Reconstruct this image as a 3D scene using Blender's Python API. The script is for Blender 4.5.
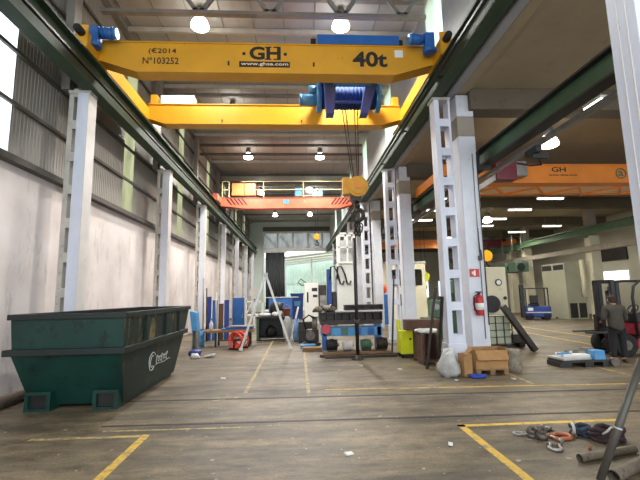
import bpy, math, random
from mathutils import Vector, Matrix, Euler
random.seed(7)
for _o in list(bpy.data.objects):
    bpy.data.objects.remove(_o)
sc = bpy.context.scene
COL = sc.collection

# ---------------------------------------------------------------- camera, world, exposure
cd = bpy.data.cameras.new('camera')
cam = bpy.data.objects.new('camera', cd)
COL.objects.link(cam)
_r = Vector((0.99814441, -0.0575758, -0.01981806))
_u = Vector((0.01172259, -0.13768126, 0.99040722))
_f = Vector((0.05975206, 0.98880175, 0.13675084))
m = Matrix.Identity(4)
for i in range(3):
    m[i][0], m[i][1], m[i][2] = _r[i], _u[i], -_f[i]
m[2][3] = 1.75
cam.matrix_world = m
cd.sensor_fit = 'HORIZONTAL'
cd.sensor_width = 36
cd.lens = 36 * 395 / 640
cd.clip_end = 300
sc.camera = cam

w = bpy.data.worlds.new('overcast_sky')
sc.world = w
w.use_nodes = True
bg = w.node_tree.nodes['Background']
bg.inputs[0].default_value = (0.86, 0.93, 1.0, 1)
bg.inputs[1].default_value = 3.4

sc.view_settings.view_transform = 'Standard'
sc.view_settings.look = 'None'
sc.view_settings.gamma = 1
sc.view_settings.use_curve_mapping = False
sc.view_settings.exposure = 0.05
try:
    sc.cycles.use_denoising = True
    sc.cycles.max_bounces = 8
    sc.cycles.diffuse_bounces = 5
    sc.cycles.transparent_max_bounces = 16
    sc.cycles.sample_clamp_indirect = 8
    sc.cycles.caustics_reflective = False
    sc.cycles.caustics_refractive = False
except Exception:
    pass

LAMP_W = 560      # roof bell lamps
TUBE_W = 200       # side aisle tubes

def portal(name, loc, rot, sx, sy):
    """sampling aid for the sky seen through an open end of the hall; emits nothing itself"""
    l = bpy.data.lights.new(name, 'AREA')
    l.shape = 'RECTANGLE'
    l.size, l.size_y = sx, sy
    l.cycles.is_portal = True
    o = bpy.data.objects.new(name, l)
    COL.objects.link(o)
    o.location = loc
    o.rotation_euler = rot

portal('daylight_at_open_front', (-0.7, -1.8, 4.9), (math.radians(90), 0, 0), 9.0, 9.8)

# ---------------------------------------------------------------- materials
def srgb(h):
    h = h.lstrip('#')
    v = [int(h[i:i + 2], 16) / 255 for i in (0, 2, 4)]
    return tuple((c / 12.92 if c <= 0.04045 else ((c + 0.055) / 1.055) ** 2.4) for c in v) + (1,)

def nt(name):
    mt = bpy.data.materials.new(name)
    mt.use_nodes = True
    return mt, mt.node_tree, mt.node_tree.nodes['Principled BSDF']

def noise(t, scale, detail=4, vec=None, stretch=None, rough=0.55):
    n = t.nodes.new('ShaderNodeTexNoise')
    n.inputs['Scale'].default_value = scale
    n.inputs['Detail'].default_value = detail
    n.inputs['Roughness'].default_value = rough
    c = t.nodes.new('ShaderNodeTexCoord')
    if stretch:
        mp = t.nodes.new('ShaderNodeMapping')
        mp.inputs['Scale'].default_value = stretch
        t.links.new(c.outputs['Object'], mp.inputs[0])
        t.links.new(mp.outputs[0], n.inputs['Vector'])
    else:
        t.links.new(c.outputs['Object'], n.inputs['Vector'])
    return n

def ramp(t, src, stops):
    r = t.nodes.new('ShaderNodeValToRGB')
    e = r.color_ramp.elements
    while len(e) < len(stops):
        e.new(0.5)
    for i, (p, c) in enumerate(stops):
        e[i].position = p
        e[i].color = c
    t.links.new(src, r.inputs[0])
    return r

def mixc(t, fac, a, b, mode='MIX'):
    n = t.nodes.new('ShaderNodeMix')
    n.data_type = 'RGBA'
    n.blend_type = mode
    for sock, v in ((n.inputs[0], fac), (n.inputs[6], a), (n.inputs[7], b)):
        if hasattr(v, 'links'):
            t.links.new(v, sock)
        else:
            sock.default_value = v
    return n.outputs[2]

def paint(name, h, rough=0.5, metal=0.0, wear=None, amount=0.35, scale=3.0, var=0.12, bump=0.0, stretch=None):
    """painted or bare surface: tone variation plus patches of a second wear colour"""
    mt, t, b = nt(name)
    base = srgb(h)
    n1 = noise(t, scale, 4, stretch=stretch)
    lo = tuple(c * (1 - var * 1.6) for c in base[:3]) + (1,)
    hi = tuple(min(1, c * (1 + var)) for c in base[:3]) + (1,)
    col = ramp(t, n1.outputs[0], [(0.3, lo), (0.7, hi)]).outputs[0]
    if wear:
        n2 = noise(t, scale * 3.1, 6, stretch=stretch, rough=0.7)
        k = 0.5 + 0.22 * (1 - amount * 2)
        f = ramp(t, n2.outputs[0], [(k, (0, 0, 0, 1)), (k + 0.08, (1, 1, 1, 1))]).outputs[0]
        col = mixc(t, f, col, srgb(wear))
    t.links.new(col, b.inputs['Base Color'])
    b.inputs['Roughness'].default_value = rough
    b.inputs['Metallic'].default_value = metal
    if bump:
        bp = t.nodes.new('ShaderNodeBump')
        bp.inputs['Strength'].default_value = bump
        bp.inputs['Distance'].default_value = 0.01
        t.links.new(noise(t, scale * 12, 3).outputs[0], bp.inputs['Height'])
        t.links.new(bp.outputs[0], b.inputs['Normal'])
    return mt

def glow(name, col, strength):
    mt, t, b = nt(name)
    b.inputs['Base Color'].default_value = (0.9, 0.9, 0.9, 1)
    b.inputs['Emission Color'].default_value = col
    b.inputs['Emission Strength'].default_value = strength
    return mt

def floor_mat():
    mt, t, b = nt('worn_concrete_floor')
    big = noise(t, 0.35, 5, stretch=(1, 1.6, 1))
    c0 = ramp(t, big.outputs[0], [(0.32, srgb('#3f3728')), (0.5, srgb('#5b5140')), (0.7, srgb('#776b56'))]).outputs[0]
    streak = noise(t, 1.4, 6, stretch=(0.35, 2.2, 1), rough=0.65)
    f = ramp(t, streak.outputs[0], [(0.42, (0, 0, 0, 1)), (0.72, (1, 1, 1, 1))]).outputs[0]
    c1 = mixc(t, f, c0, srgb('#8a7a5e'))
    oil = noise(t, 0.9, 7, rough=0.7)
    f2 = ramp(t, oil.outputs[0], [(0.56, (0, 0, 0, 1)), (0.72, (0.75, 0.75, 0.75, 1))]).outputs[0]
    c2 = mixc(t, f2, c1, srgb('#3a342c'))
    mot = noise(t, 4.5, 8, stretch=(0.7, 1.2, 1), rough=0.75)
    f5 = ramp(t, mot.outputs[0], [(0.36, (0.62, 0.61, 0.6, 1)), (0.5, (1, 1, 1, 1)), (0.66, (1.35, 1.34, 1.3, 1))]).outputs[0]
    c2 = mixc(t, 1.0, c2, f5, 'MULTIPLY')
    fine = noise(t, 38, 3)
    f3 = ramp(t, fine.outputs[0], [(0.35, (0.8, 0.8, 0.8, 1)), (0.65, (1.1, 1.1, 1.1, 1))]).outputs[0]
    c3 = mixc(t, 1.0, c2, f3, 'MULTIPLY')
    crack = noise(t, 2.2, 9, stretch=(0.5, 1.8, 1), rough=0.8)
    f6 = ramp(t, crack.outputs[0], [(0.34, (0.45, 0.45, 0.45, 1)), (0.44, (1, 1, 1, 1))]).outputs[0]
    c3 = mixc(t, 1.0, c3, f6, 'MULTIPLY')
    fleck = noise(t, 9, 2)
    f4 = ramp(t, fleck.outputs[0], [(0.70, (0, 0, 0, 1)), (0.72, (0.6, 0.6, 0.6, 1))]).outputs[0]
    c4 = mixc(t, f4, c3, srgb('#b9b2a4'))
    t.links.new(c4, b.inputs['Base Color'])
    rr = ramp(t, big.outputs[0], [(0.3, (0.62, 0.62, 0.62, 1)), (0.7, (0.42, 0.42, 0.42, 1))]).outputs[0]
    t.links.new(rr, b.inputs['Roughness'])
    bp = t.nodes.new('ShaderNodeBump')
    bp.inputs['Strength'].default_value = 0.25
    bp.inputs['Distance'].default_value = 0.01
    t.links.new(streak.outputs[0], bp.inputs['Height'])
    t.links.new(bp.outputs[0], b.inputs['Normal'])
    return mt

def line_mat(name, h, keep=0.5):
    """floor paint worn through to the concrete in patches"""
    mt, t, b = nt(name)
    n1 = noise(t, 7, 6, rough=0.75)
    f = ramp(t, n1.outputs[0], [(keep, (0, 0, 0, 1)), (keep + 0.12, (1, 1, 1, 1))]).outputs[0]
    t.links.new(mixc(t, f, srgb(h), srgb('#7d7362')), b.inputs['Base Color'])
    b.inputs['Roughness'].default_value = 0.6
    return mt

def plaster_mat():
    mt, t, b = nt('dirty_white_plaster')
    n1 = noise(t, 0.8, 5)
    c = ramp(t, n1.outputs[0], [(0.3, srgb('#cdc2bd')), (0.7, srgb('#ebe2df'))]).outputs[0]
    n2 = noise(t, 1.7, 8, stretch=(1, 1.6, 0.45), rough=0.72)
    f = ramp(t, n2.outputs[0], [(0.56, (0, 0, 0, 1)), (0.78, (0.8, 0.8, 0.8, 1))]).outputs[0]
    c = mixc(t, f, c, srgb('#8f857c'))
    n3 = noise(t, 5, 6, stretch=(1, 1, 0.3), rough=0.8)
    f = ramp(t, n3.outputs[0], [(0.68, (0, 0, 0, 1)), (0.76, (0.7, 0.7, 0.7, 1))]).outputs[0]
    c = mixc(t, f, c, srgb('#6e665e'))
    t.links.new(c, b.inputs['Base Color'])
    b.inputs['Roughness'].default_value = 0.8
    return mt

def translucent_mat(name, h, clear=0.35):
    mt = bpy.data.materials.new(name)
    mt.use_nodes = True
    t = mt.node_tree
    for n in list(t.nodes):
        t.nodes.remove(n)
    out = t.nodes.new('ShaderNodeOutputMaterial')
    tl = t.nodes.new('ShaderNodeBsdfTranslucent')
    tp = t.nodes.new('ShaderNodeBsdfTransparent')
    mx = t.nodes.new('ShaderNodeMixShader')
    c = srgb(h)
    n1 = noise(t, 2.5, 4, stretch=(1, 1, 0.4))
    cc = ramp(t, n1.outputs[0], [(0.3, tuple(v * 0.75 for v in c[:3]) + (1,)), (0.6, c)]).outputs[0]
    t.links.new(cc, tl.inputs[0])
    t.links.new(cc, tp.inputs[0])
    mx.inputs[0].default_value = clear
    t.links.new(tl.outputs[0], mx.inputs[1])
    t.links.new(tp.outputs[0], mx.inputs[2])
    t.links.new(mx.outputs[0], out.inputs[0])
    return mt

M = dict(
    stripw=translucent_mat('white_translucent_sheet', '#f2f6f4', 0.6),
    floor=floor_mat(), plaster=plaster_mat(),
    yline=line_mat('worn_yellow_floor_paint', '#d4ad3c', 0.5),
    yfaint=line_mat('faint_yellow_floor_paint', '#c2a95c', 0.43),
    groove=paint('dirty_rail_groove', '#2b2622', 0.6, var=0.3, scale=8),
    clad=paint('grey_beige_cladding', '#8f8a82', 0.55, var=0.1, scale=0.7, wear='#857d73', amount=0.3),
    cladr=paint('light_grey_cladding', '#a9aaa8', 0.55, var=0.1, scale=0.7),
    strip=translucent_mat('translucent_sheet', '#e6f1e6', 0.4),
    stripg=translucent_mat('greenish_translucent_sheet', '#b4b39c', 0.3),
    glass=translucent_mat('dusty_glass', '#b3b3b0', 0.45),
    ledge=paint('dark_ledge_steel', '#4a443e', 0.6, var=0.2),
    girt=paint('grey_girt_steel', '#57534c', 0.6),
    roof=paint('grey_roof_sheet', '#a5a39e', 0.6, var=0.08, scale=0.5, wear='#989690', amount=0.25),
    seam=paint('roof_seam', '#85837d', 0.6),
    purlin=paint('pale_purlin_steel', '#b5b0a6', 0.55),
    truss=paint('grey_truss_steel', '#7f7a73', 0.55),
    dtruss=paint('dark_truss_steel', '#57524b', 0.6),
    column=paint('bluish_white_column_paint', '#d4d7e2', 0.5, wear='#a9a6a6', amount=0.16, scale=2.2, var=0.06, stretch=(1, 1, 0.5)),
    colbeige=paint('beige_white_tone', '#d8d2ce', 0.55, wear='#a9a6a6', amount=0.12, scale=2.2, var=0.06),
    colold=paint('greyed_rusty_column_white', '#bdb8ad', 0.6, wear='#857a68', amount=0.3, scale=3, var=0.1),
    concol=paint('painted_concrete_column', '#d2d4da', 0.65, wear='#b1aeae', amount=0.2, scale=2, var=0.06, bump=0.15),
    conc=paint('raw_concrete', '#9a9183', 0.85, wear='#7f766a', amount=0.3, scale=1.2, var=0.1, bump=0.2),
    concb=paint('blue_grey_concrete_beam', '#a3a5ab', 0.8, scale=1.5, var=0.08),
    aceil=paint('brownish_concrete_ceiling', '#a3947a', 0.85, wear='#93866c', amount=0.3, scale=0.8, var=0.08),
    cream=paint('cream_wall_paint', '#d6cfb4', 0.75, wear='#b3a98d', amount=0.22, scale=1.2, var=0.06),
    green=paint('dark_green_runway_paint', '#2f412c', 0.65, wear='#2a3327', amount=0.3, scale=2.5, var=0.2),
    greenl=paint('mid_green_beam_paint', '#5d7a5a', 0.5, var=0.12, wear='#46583f', amount=0.2),
    rail=paint('worn_rail_steel', '#8b8580', 0.35, metal=0.7, var=0.2),
    yellow=paint('crane_yellow_paint', '#d6981c', 0.45, var=0.07, scale=1.2, wear='#bb831a', amount=0.16),
    yellowd=paint('crane_hook_yellow', '#d99a12', 0.4, var=0.1, scale=4),
    hiviz=paint('lemon_yellow_paint', '#dbe01e', 0.4, var=0.06, scale=5, wear='#a8a62a', amount=0.1),
    orange=paint('faded_orange_crane_paint', '#d9694a', 0.5, var=0.1, scale=1.5, wear='#e2937a', amount=0.3),
    orangeb=paint('bright_orange_crane_paint', '#ea8a2c', 0.45, var=0.07, scale=1.2),
    orangep=paint('lightened_orange', '#ffd9b5', 0.45, var=0.08, scale=1.2),
    blue=paint('hoist_blue_paint', '#2560a6', 0.42, var=0.12, scale=4),
    bluel=paint('light_blue_paint', '#4f93c8', 0.45, var=0.12, scale=4),
    blued=paint('royal_blue_paint', '#1f3c88', 0.45, var=0.15, scale=4, wear='#1a2d60', amount=0.15),
    skip=paint('skip_green_paint', '#0b362e', 0.45, wear='#08221e', amount=0.4, scale=1.6, var=0.22),
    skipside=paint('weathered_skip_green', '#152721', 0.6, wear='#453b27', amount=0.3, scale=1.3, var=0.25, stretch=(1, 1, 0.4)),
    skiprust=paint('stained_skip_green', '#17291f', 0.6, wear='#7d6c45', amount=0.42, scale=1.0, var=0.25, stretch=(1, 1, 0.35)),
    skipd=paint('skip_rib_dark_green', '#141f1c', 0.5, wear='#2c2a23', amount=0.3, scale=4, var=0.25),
    black=paint('black_paint', '#1c1b1b', 0.5, var=0.2, scale=5),
    rubber=paint('black_rubber', '#191817', 0.8, var=0.15, scale=6),
    dsteel=paint('dark_oily_steel', '#3a3430', 0.45, metal=0.4, var=0.25, scale=4, wear='#5d4a3c', amount=0.3),
    steel=paint('grey_steel', '#8e8c88', 0.4, metal=0.5, var=0.15, scale=5),
    galv=paint('galvanised_steel', '#b9bab8', 0.45, metal=0.3, var=0.1, scale=6),
    alu=paint('pale_aluminium', '#c9c6bf', 0.4, metal=0.3, var=0.08, scale=5),
    white=paint('white_enamel', '#e3e2dc', 0.45, var=0.05, scale=3, wear='#bdb9ae', amount=0.14),
    greym=paint('grey_green_enclosure_sheet', '#a09e88', 0.5, var=0.06, scale=1, wear='#8f8d78', amount=0.25),
    red=paint('extinguisher_red', '#b3202a', 0.35, var=0.08),
    signred=paint('sign_red', '#c0392b', 0.5, var=0.05),
    flred=paint('forklift_pinkish_red', '#c23b52', 0.4, var=0.12, scale=3),
    hose=paint('orange_red_hose', '#dd4a33', 0.5, var=0.12, scale=8),
    wood=paint('brown_wood', '#8a6a45', 0.7, wear='#5f4730', amount=0.3, scale=4, var=0.2, stretch=(0.3, 3, 3)),
    card=paint('brown_cardboard', '#a97f50', 0.8, var=0.12, scale=4, wear='#8d663c', amount=0.25),
    cardd=paint('dark_brown_board', '#5d4232', 0.8, var=0.2, scale=4),
    stump=paint('grey_weathered_wood', '#8b8270', 0.85, wear='#5d5446', amount=0.4, scale=8, var=0.2, bump=0.4),
    plastic=paint('milky_plastic_film', '#b9b9b4', 0.3, var=0.15, scale=6, wear='#8f8e88', amount=0.3),
    ibc=paint('milky_green_tank_plastic', '#a9ad92', 0.4, var=0.1, scale=4),
    cloth=paint('blue_cloth', '#2443a0', 0.8, var=0.2, scale=10),
    curtain=paint('dark_grey_curtain', '#4a4d50', 0.7, var=0.15, scale=2, stretch=(3, 1, 0.2)),
    jacket=paint('dark_olive_grey_jacket', '#423d35', 0.85, var=0.12, scale=6),
    trousers=paint('black_trousers', '#1b1b1d', 0.85, var=0.15, scale=6),
    skin=paint('skin', '#b98466', 0.6, var=0.06, scale=6),
    hair=paint('dark_brown_hair', '#33271f', 0.8, var=0.2, scale=20),
    bag=paint('white_sack', '#d8d6d2', 0.7, var=0.1, scale=6),
    bluebag=paint('pale_blue_sack', '#7f9fcf', 0.6, var=0.2, scale=8, wear='#b9c6dc', amount=0.3),
    terra=paint('terracotta_plastic', '#a85c45', 0.6, var=0.1),
    shack=paint('rusty_grey_shackle', '#6d655c', 0.45, metal=0.5, var=0.25, scale=10, wear='#4a3a2e', amount=0.35),
    shackl=paint('bright_galvanised_shackle', '#a9a59c', 0.4, metal=0.5, var=0.2, scale=10),
    shacko=paint('orange_painted_shackle', '#b0633f', 0.5, var=0.2, scale=10, wear='#7c4a34', amount=0.3),
    sling=paint('dark_maroon_sling', '#3b2a2c', 0.85, var=0.3, scale=12),
    slingb=paint('blue_grey_sling', '#34404f', 0.85, var=0.3, scale=12),
    pipe=paint('rusty_grey_pipe', '#7a7061', 0.55, metal=0.3, var=0.2, scale=6, wear='#5c4a39', amount=0.35),
    leaf=paint('green_leaves', '#5d8a3a', 0.7, var=0.35, scale=3),
    abeam=paint('shade_toned_cross_beam', '#63594a', 0.85, wear='#574d3e', amount=0.3, scale=0.9, var=0.08),
    endwall=paint('pale_end_wall', '#cbd8cf', 0.6, var=0.06, scale=0.5),
    farwall=paint('grey_cream_far_wall', '#c2bda9', 0.8, wear='#aaa48f', amount=0.2, scale=0.6, var=0.06),
    yardsheet=paint('pale_green_yard_sheeting', '#b5c9ba', 0.6, var=0.12, scale=0.5),
    greenw=paint('green_web_paint', '#3b583f', 0.5, var=0.12, wear='#3a5440', amount=0.2),
    pole=paint('dull_dark_pole', '#56524a', 0.5, metal=0.3, var=0.15, scale=5),
    yard=paint('pale_yard_concrete', '#b5b2a8', 0.8, var=0.1),
    ink=paint('black_lettering', '#1a1310', 0.5, var=0.02),
    lime=paint('lime_green_paint', '#b3cc3e', 0.5, var=0.1),
    lampshade=paint('grey_lamp_housing', '#6d6b68', 0.5),
    mgreen=paint('machine_green_paint', '#4c6b55', 0.5, var=0.15),
    lampglow=glow('lit_bell_lamp', (1.0, 0.95, 0.86, 1), 14),
    tubeglow=glow('lit_tube', (1.0, 0.97, 0.85, 1), 7),
    winlit=glow('daylit_window_pane', (0.8, 0.9, 1.0, 1), 1.2),
)
# ---------------------------------------------------------------- mesh helpers
class MB:
    def __init__(self):
        self.v, self.f, self.s = [], [], []

    def add(self, vs, fs, smooth=False, mat=None):
        o = len(self.v)
        for p in vs:
            p = Vector(p)
            self.v.append(mat @ p if mat else p)
        for f in fs:
            self.f.append([o + i for i in f])
            self.s.append(smooth)
        return self

    def box(self, x0, x1, y0, y1, z0, z1, mat=None):
        vs = [(x, y, z) for z in (z0, z1) for y in (y0, y1) for x in (x0, x1)]
        fs = [(0, 2, 3, 1), (4, 5, 7, 6), (0, 1, 5, 4), (2, 6, 7, 3), (0, 4, 6, 2), (1, 3, 7, 5)]
        return self.add(vs, fs, False, mat)

    def obox(self, c, s, rot=(0, 0, 0)):
        mt = Matrix.Translation(c) @ Euler(rot).to_matrix().to_4x4()
        return self.box(-s[0] / 2, s[0] / 2, -s[1] / 2, s[1] / 2, -s[2] / 2, s[2] / 2, mt)

    def bar(self, p, q, wd, ht, up=(0, 0, 1)):
        """rectangular bar from p to q, wd across, ht along up"""
        p, q = Vector(p), Vector(q)
        d = (q - p).normalized()
        sd = d.cross(Vector(up))
        if sd.length < 1e-4:
            sd = d.cross(Vector((0, 1, 0)))
        sd.normalize()
        u = sd.cross(d)
        vs = []
        for e in (p, q):
            for a, b in ((-1, -1), (1, -1), (1, 1), (-1, 1)):
                vs.append(e + sd * a * wd / 2 + u * b * ht / 2)
        return self.add(vs, [(3, 2, 1, 0), (4, 5, 6, 7), (0, 1, 5, 4), (1, 2, 6, 5), (2, 3, 7, 6), (3, 0, 4, 7)])

    def tube(self, pts, r, n=10, closed=False, caps=True):
        pts = [Vector(p) for p in pts]
        rs = r if isinstance(r, (list, tuple)) else [r] * len(pts)
        vs, fs = [], []
        prev = None
        k = len(pts)
        for i, p in enumerate(pts):
            a = pts[(i - 1) % k] if (closed or i > 0) else p
            b = pts[(i + 1) % k] if (closed or i < k - 1) else p
            d = (b - a).normalized()
            if prev is None:
                x = d.cross(Vector((0, 0, 1)))
                if x.length < 1e-3:
                    x = d.cross(Vector((0, 1, 0)))
            else:
                x = prev - d * prev.dot(d)
            x.normalize()
            prev = x
            y = d.cross(x)
            for j in range(n):
                t = 2 * math.pi * j / n
                vs.append(p + (x * math.cos(t) + y * math.sin(t)) * rs[i])
        segs = k if closed else k - 1
        for i in range(segs):
            for j in range(n):
                a, b = i * n + j, i * n + (j + 1) % n
                c, d2 = ((i + 1) % k) * n + (j + 1) % n, ((i + 1) % k) * n + j
                fs.append((a, b, c, d2))
        self.add(vs, fs, True)
        if caps and not closed:
            o = len(self.v) - len(vs)
            self.f.append([o + j for j in range(n)][::-1]); self.s.append(False)
            self.f.append([o + (k - 1) * n + j for j in range(n)]); self.s.append(False)
        return self

    def cyl(self, p, q, r, n=18, r2=None):
        return self.tube([p, q], [r, r if r2 is None else r2], n)

    def prism(self, poly, axis, a, b):
        """polygon in the two other axes (order x,y,z without axis) extruded from a to b"""
        n = len(poly)
        def pt(u, v, w_):
            return {'x': (w_, u, v), 'y': (u, w_, v), 'z': (u, v, w_)}[axis]
        vs = [pt(u, v, a) for u, v in poly] + [pt(u, v, b) for u, v in poly]
        fs = [list(range(n))[::-1], [n + i for i in range(n)]]
        fs += [(i, (i + 1) % n, n + (i + 1) % n, n + i) for i in range(n)]
        return self.add(vs, fs)

    def lathe(self, prof, c=(0, 0, 0), n=20, mat=None):
        vs, fs = [], []
        for r, z in prof:
            for j in range(n):
                t = 2 * math.pi * j / n
                vs.append((c[0] + r * math.cos(t), c[1] + r * math.sin(t), c[2] + z))
        for i in range(len(prof) - 1):
            for j in range(n):
                fs.append((i * n + j, i * n + (j + 1) % n, (i + 1) * n + (j + 1) % n, (i + 1) * n + j))
        return self.add(vs, fs, True, mat)

    def ball(self, c, r, sc_=(1, 1, 1), n=14, mat=None):
        k = n // 2
        prof = [(max(1e-4, math.sin(math.pi * i / k)) * r, -math.cos(math.pi * i / k) * r) for i in range(k + 1)]
        vs, fs = [], []
        for rr, z in prof:
            for j in range(n):
                t = 2 * math.pi * j / n
                vs.append((c[0] + rr * math.cos(t) * sc_[0], c[1] + rr * math.sin(t) * sc_[1], c[2] + z * sc_[2]))
        for i in range(k):
            for j in range(n):
                fs.append((i * n + j, i * n + (j + 1) % n, (i + 1) * n + (j + 1) % n, (i + 1) * n + j))
        return self.add(vs, fs, True, mat)

    def lump(self, c, s, seed=0, rough=0.18, n=16):
        """irregular rounded heap, flat at the bottom"""
        rnd = random.Random(seed)
        ph = [(rnd.uniform(0, 6.3), rnd.uniform(0, 6.3), rnd.randint(2, 5), rnd.randint(1, 4)) for _ in range(5)]
        k = n // 2
        vs, fs = [], []
        for i in range(k + 1):
            a = math.pi * i / k
            for j in range(n):
                t = 2 * math.pi * j / n
                q = 1 + rough * sum(math.sin(t * u + p) * math.sin(a * v_ + p2) for p, p2, u, v_ in ph) / 2
                z = -math.cos(a) * q
                vs.append((c[0] + math.sin(a) * math.cos(t) * s[0] / 2 * q, c[1] + math.sin(a) * math.sin(t) * s[1] / 2 * q,
                           c[2] + max(-0.0, (z + 0.7) / 1.7) * s[2]))
        for i in range(k):
            for j in range(n):
                fs.append((i * n + j, i * n + (j + 1) % n, (i + 1) * n + (j + 1) % n, (i + 1) * n + j))
        return self.add(vs, fs, True)

    def build(self, name, mat, parent=None, bevel=0.0, kind=None, label=None):
        used = sorted({i for f in self.f for i in f})
        rank = {i: k for k, i in enumerate(used)}
        me = bpy.data.meshes.new(name)
        me.from_pydata([tuple(self.v[i]) for i in used], [], [[rank[i] for i in f] for f in self.f])
        me.polygons.foreach_set('use_smooth', self.s)
        me.materials.append(M[mat] if isinstance(mat, str) else mat)
        me.validate()
        o = bpy.data.objects.new(name, me)
        COL.objects.link(o)
        if parent:
            o.parent = parent
        if bevel:
            b = o.modifiers.new('edge', 'BEVEL')
            b.width = bevel
            b.segments = 2
            b.limit_method = 'ANGLE'
            b.angle_limit = math.radians(50)
        if kind:
            o['kind'] = kind
        if label:
            o['label'] = label
        return o

def tag(o, label, cat, group=None, kind=None):
    o['label'], o['category'] = label, cat
    if group:
        o['group'] = group
    if kind:
        o['kind'] = kind
    return o

def T(name, label, cat, loc=(0, 0, 0), rz=0.0, group=None, kind='thing'):
    o = bpy.data.objects.new(name, None)
    o.empty_display_size = 0.2
    COL.objects.link(o)
    o.location = loc
    o.rotation_euler = (0, 0, rz)
    return tag(o, label, cat, group, kind)

def solo(o, label, cat, loc=None, rz=0.0, group=None, kind='thing'):
    """a thing that is one mesh"""
    if loc is not None:
        o.location = loc
        o.rotation_euler = (0, 0, rz)
    return tag(o, label, cat, group, kind)

def kids(o):
    return [c for c in bpy.data.objects if c.parent == o]

def copy_tree(o, parent=None):
    c = o.copy()
    COL.objects.link(c)
    c.parent = parent
    for k in kids(o):
        copy_tree(k, c)
    return c

def again(src, label, loc, rz=None):
    c = copy_tree(src)
    c['label'] = label
    c.location = loc
    if rz is not None:
        c.rotation_euler = (0, 0, rz)
    return c

def lettering(name, s, x0, x1, z0, z1, y, mat, parent, bold=0.0, depth=0.004, face='S'):
    """text fitted to a box on a surface facing -y ('S') or +x ('E', x0..x1 then run along y)"""
    cu = bpy.data.curves.new(name, 'FONT')
    cu.body = s
    cu.extrude = 0.02
    cu.offset = bold
    cu.resolution_u = 3
    tmp = bpy.data.objects.new('tmp_text', cu)
    COL.objects.link(tmp)
    bpy.context.view_layer.update()
    me = bpy.data.meshes.new_from_object(tmp.evaluated_get(bpy.context.evaluated_depsgraph_get()))
    bpy.data.objects.remove(tmp)
    xs = [v.co.x for v in me.vertices]
    ys = [v.co.y for v in me.vertices]
    ax, bx, ay, by = min(xs), max(xs), min(ys), max(ys)
    for v in me.vertices:
        u = (v.co.x - ax) / (bx - ax) * (x1 - x0) + x0
        z = (v.co.y - ay) / (by - ay) * (z1 - z0) + z0
        d = (v.co.z / 0.02 + 1) / 2 * depth
        v.co = (u, y - d, z) if face == 'S' else (y + d, u, z)
    me.materials.clear()
    me.materials.append(M[mat])
    o = bpy.data.objects.new(name, me)
    COL.objects.link(o)
    o.parent = parent
    return o

def arc(c, r, a0, a1, n, plane='xz', rz=1.0):
    out = []
    for i in range(n + 1):
        t = math.radians(a0 + (a1 - a0) * i / n)
        u, v = r * math.cos(t), r * rz * math.sin(t)
        out.append({'xz': (c[0] + u, c[1], c[2] + v), 'xy': (c[0] + u, c[1] + v, c[2]), 'yz': (c[0], c[1] + u, c[2] + v)}[plane])
    return out

# ---------------------------------------------------------------- the setting
S = 'structure'
fl = MB().box(-5.6, 22, -6, 46, -0.2, 0).build('floor', 'floor', kind=S)
def fline(name, x0, y0, x1, y1, wd, mat, z=0.002):
    p, q = Vector((x0, y0, z / 2)), Vector((x1, y1, z / 2))
    MB().bar(p, q, wd, z).build(name, mat, fl)
fline('yellow_line', -1.96, 2.6, -1.96, 5.53, 0.1, 'yline')
fline('yellow_line', -3.4, 5.5, -2.01, 5.48, 0.07, 'yfaint')
fline('yellow_line', 2.14, 2.6, 2.14, 5.43, 0.1, 'yline')
fline('yellow_line', 2.09, 5.38, 4.3, 5.36, 0.08, 'yline')
fline('yellow_line', -0.96, 7.5, -0.96, 24, 0.07, 'yfaint')
fline('yellow_line', 0.19, 7.4, 0.22, 26, 0.065, 'yfaint')
fline('yellow_line', 0.5, 7.62, 8.5, 7.14, 0.05, 'yline')
fline('yellow_line', 4.42, 7.46, 4.5, 8.6, 0.08, 'yfaint')
fline('yellow_line', 6.79, 7.28, 6.74, 8.9, 0.08, 'yfaint')
fline('yellow_line', 10.85, 10, 10.95, 22, 0.12, 'yline')
fline('yellow_line', 9.2, 9, 9.75, 20, 0.12, 'yline')
fline('yellow_line', -2.6, 5.72, -0.6, 5.66, 0.04, 'yfaint')
fline('rail_groove', -2.72, 5.93, 9, 5.57, 0.055, 'groove', 0.004)
fline('rail_groove', -2.9, 7.26, 9, 6.76, 0.055, 'groove', 0.004)
fline('pale_scrape', -1.62, 7.0, -1.0, 7.32, 0.05, 'yfaint', 0.003)

# left wall: plastered below, ribbed sheeting with translucent strips above
YA, YB, ZL, ZR = -1.8, 44.0, 4.32, 9.9
wl = MB().box(-5.5, -5.2, YA, YB, 0, ZL).build('wall_left', 'plaster', kind=S)
strips = [(6.45 + 5.45 * k, 7.2 + 5.45 * k) for k in range(-2, 7)]
def ribs(mb, x, y0, y1, z0, z1, sgn, pitch=0.1, d=0.009):
    """trapezoid sheeting in the plane x, ribs standing towards sgn"""
    prof, y = [], y0
    while y < y1 - 1e-6:
        for a, h in ((0, 0), (0.45, 0), (0.55, 1), (0.9, 1)):
            yy = y + a * pitch
            if yy < y1:
                prof.append((yy, h))
        y += pitch
    prof.append((y1, 0))
    vs = [(x + sgn * d * h, yy, z) for yy, h in prof for z in (z0, z1)]
    fs = [(2 * i, 2 * i + 1, 2 * i + 3, 2 * i + 2) for i in range(len(prof) - 1)]
    mb.add(vs, fs)
def clad_wall(name, x, sgn, z0, z1, y0, y1, gaps, mat, parent=None):
    mb, y = MB(), y0
    for a, b in gaps:
        if b <= y0 or a >= y1:
            continue
        ribs(mb, x, y, max(a, y), z0, z1, sgn)
        y = b
    ribs(mb, x, y, y1, z0, z1, sgn)
    o = mb.build(name, mat, parent, kind=None if parent else S)
    return o
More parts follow.
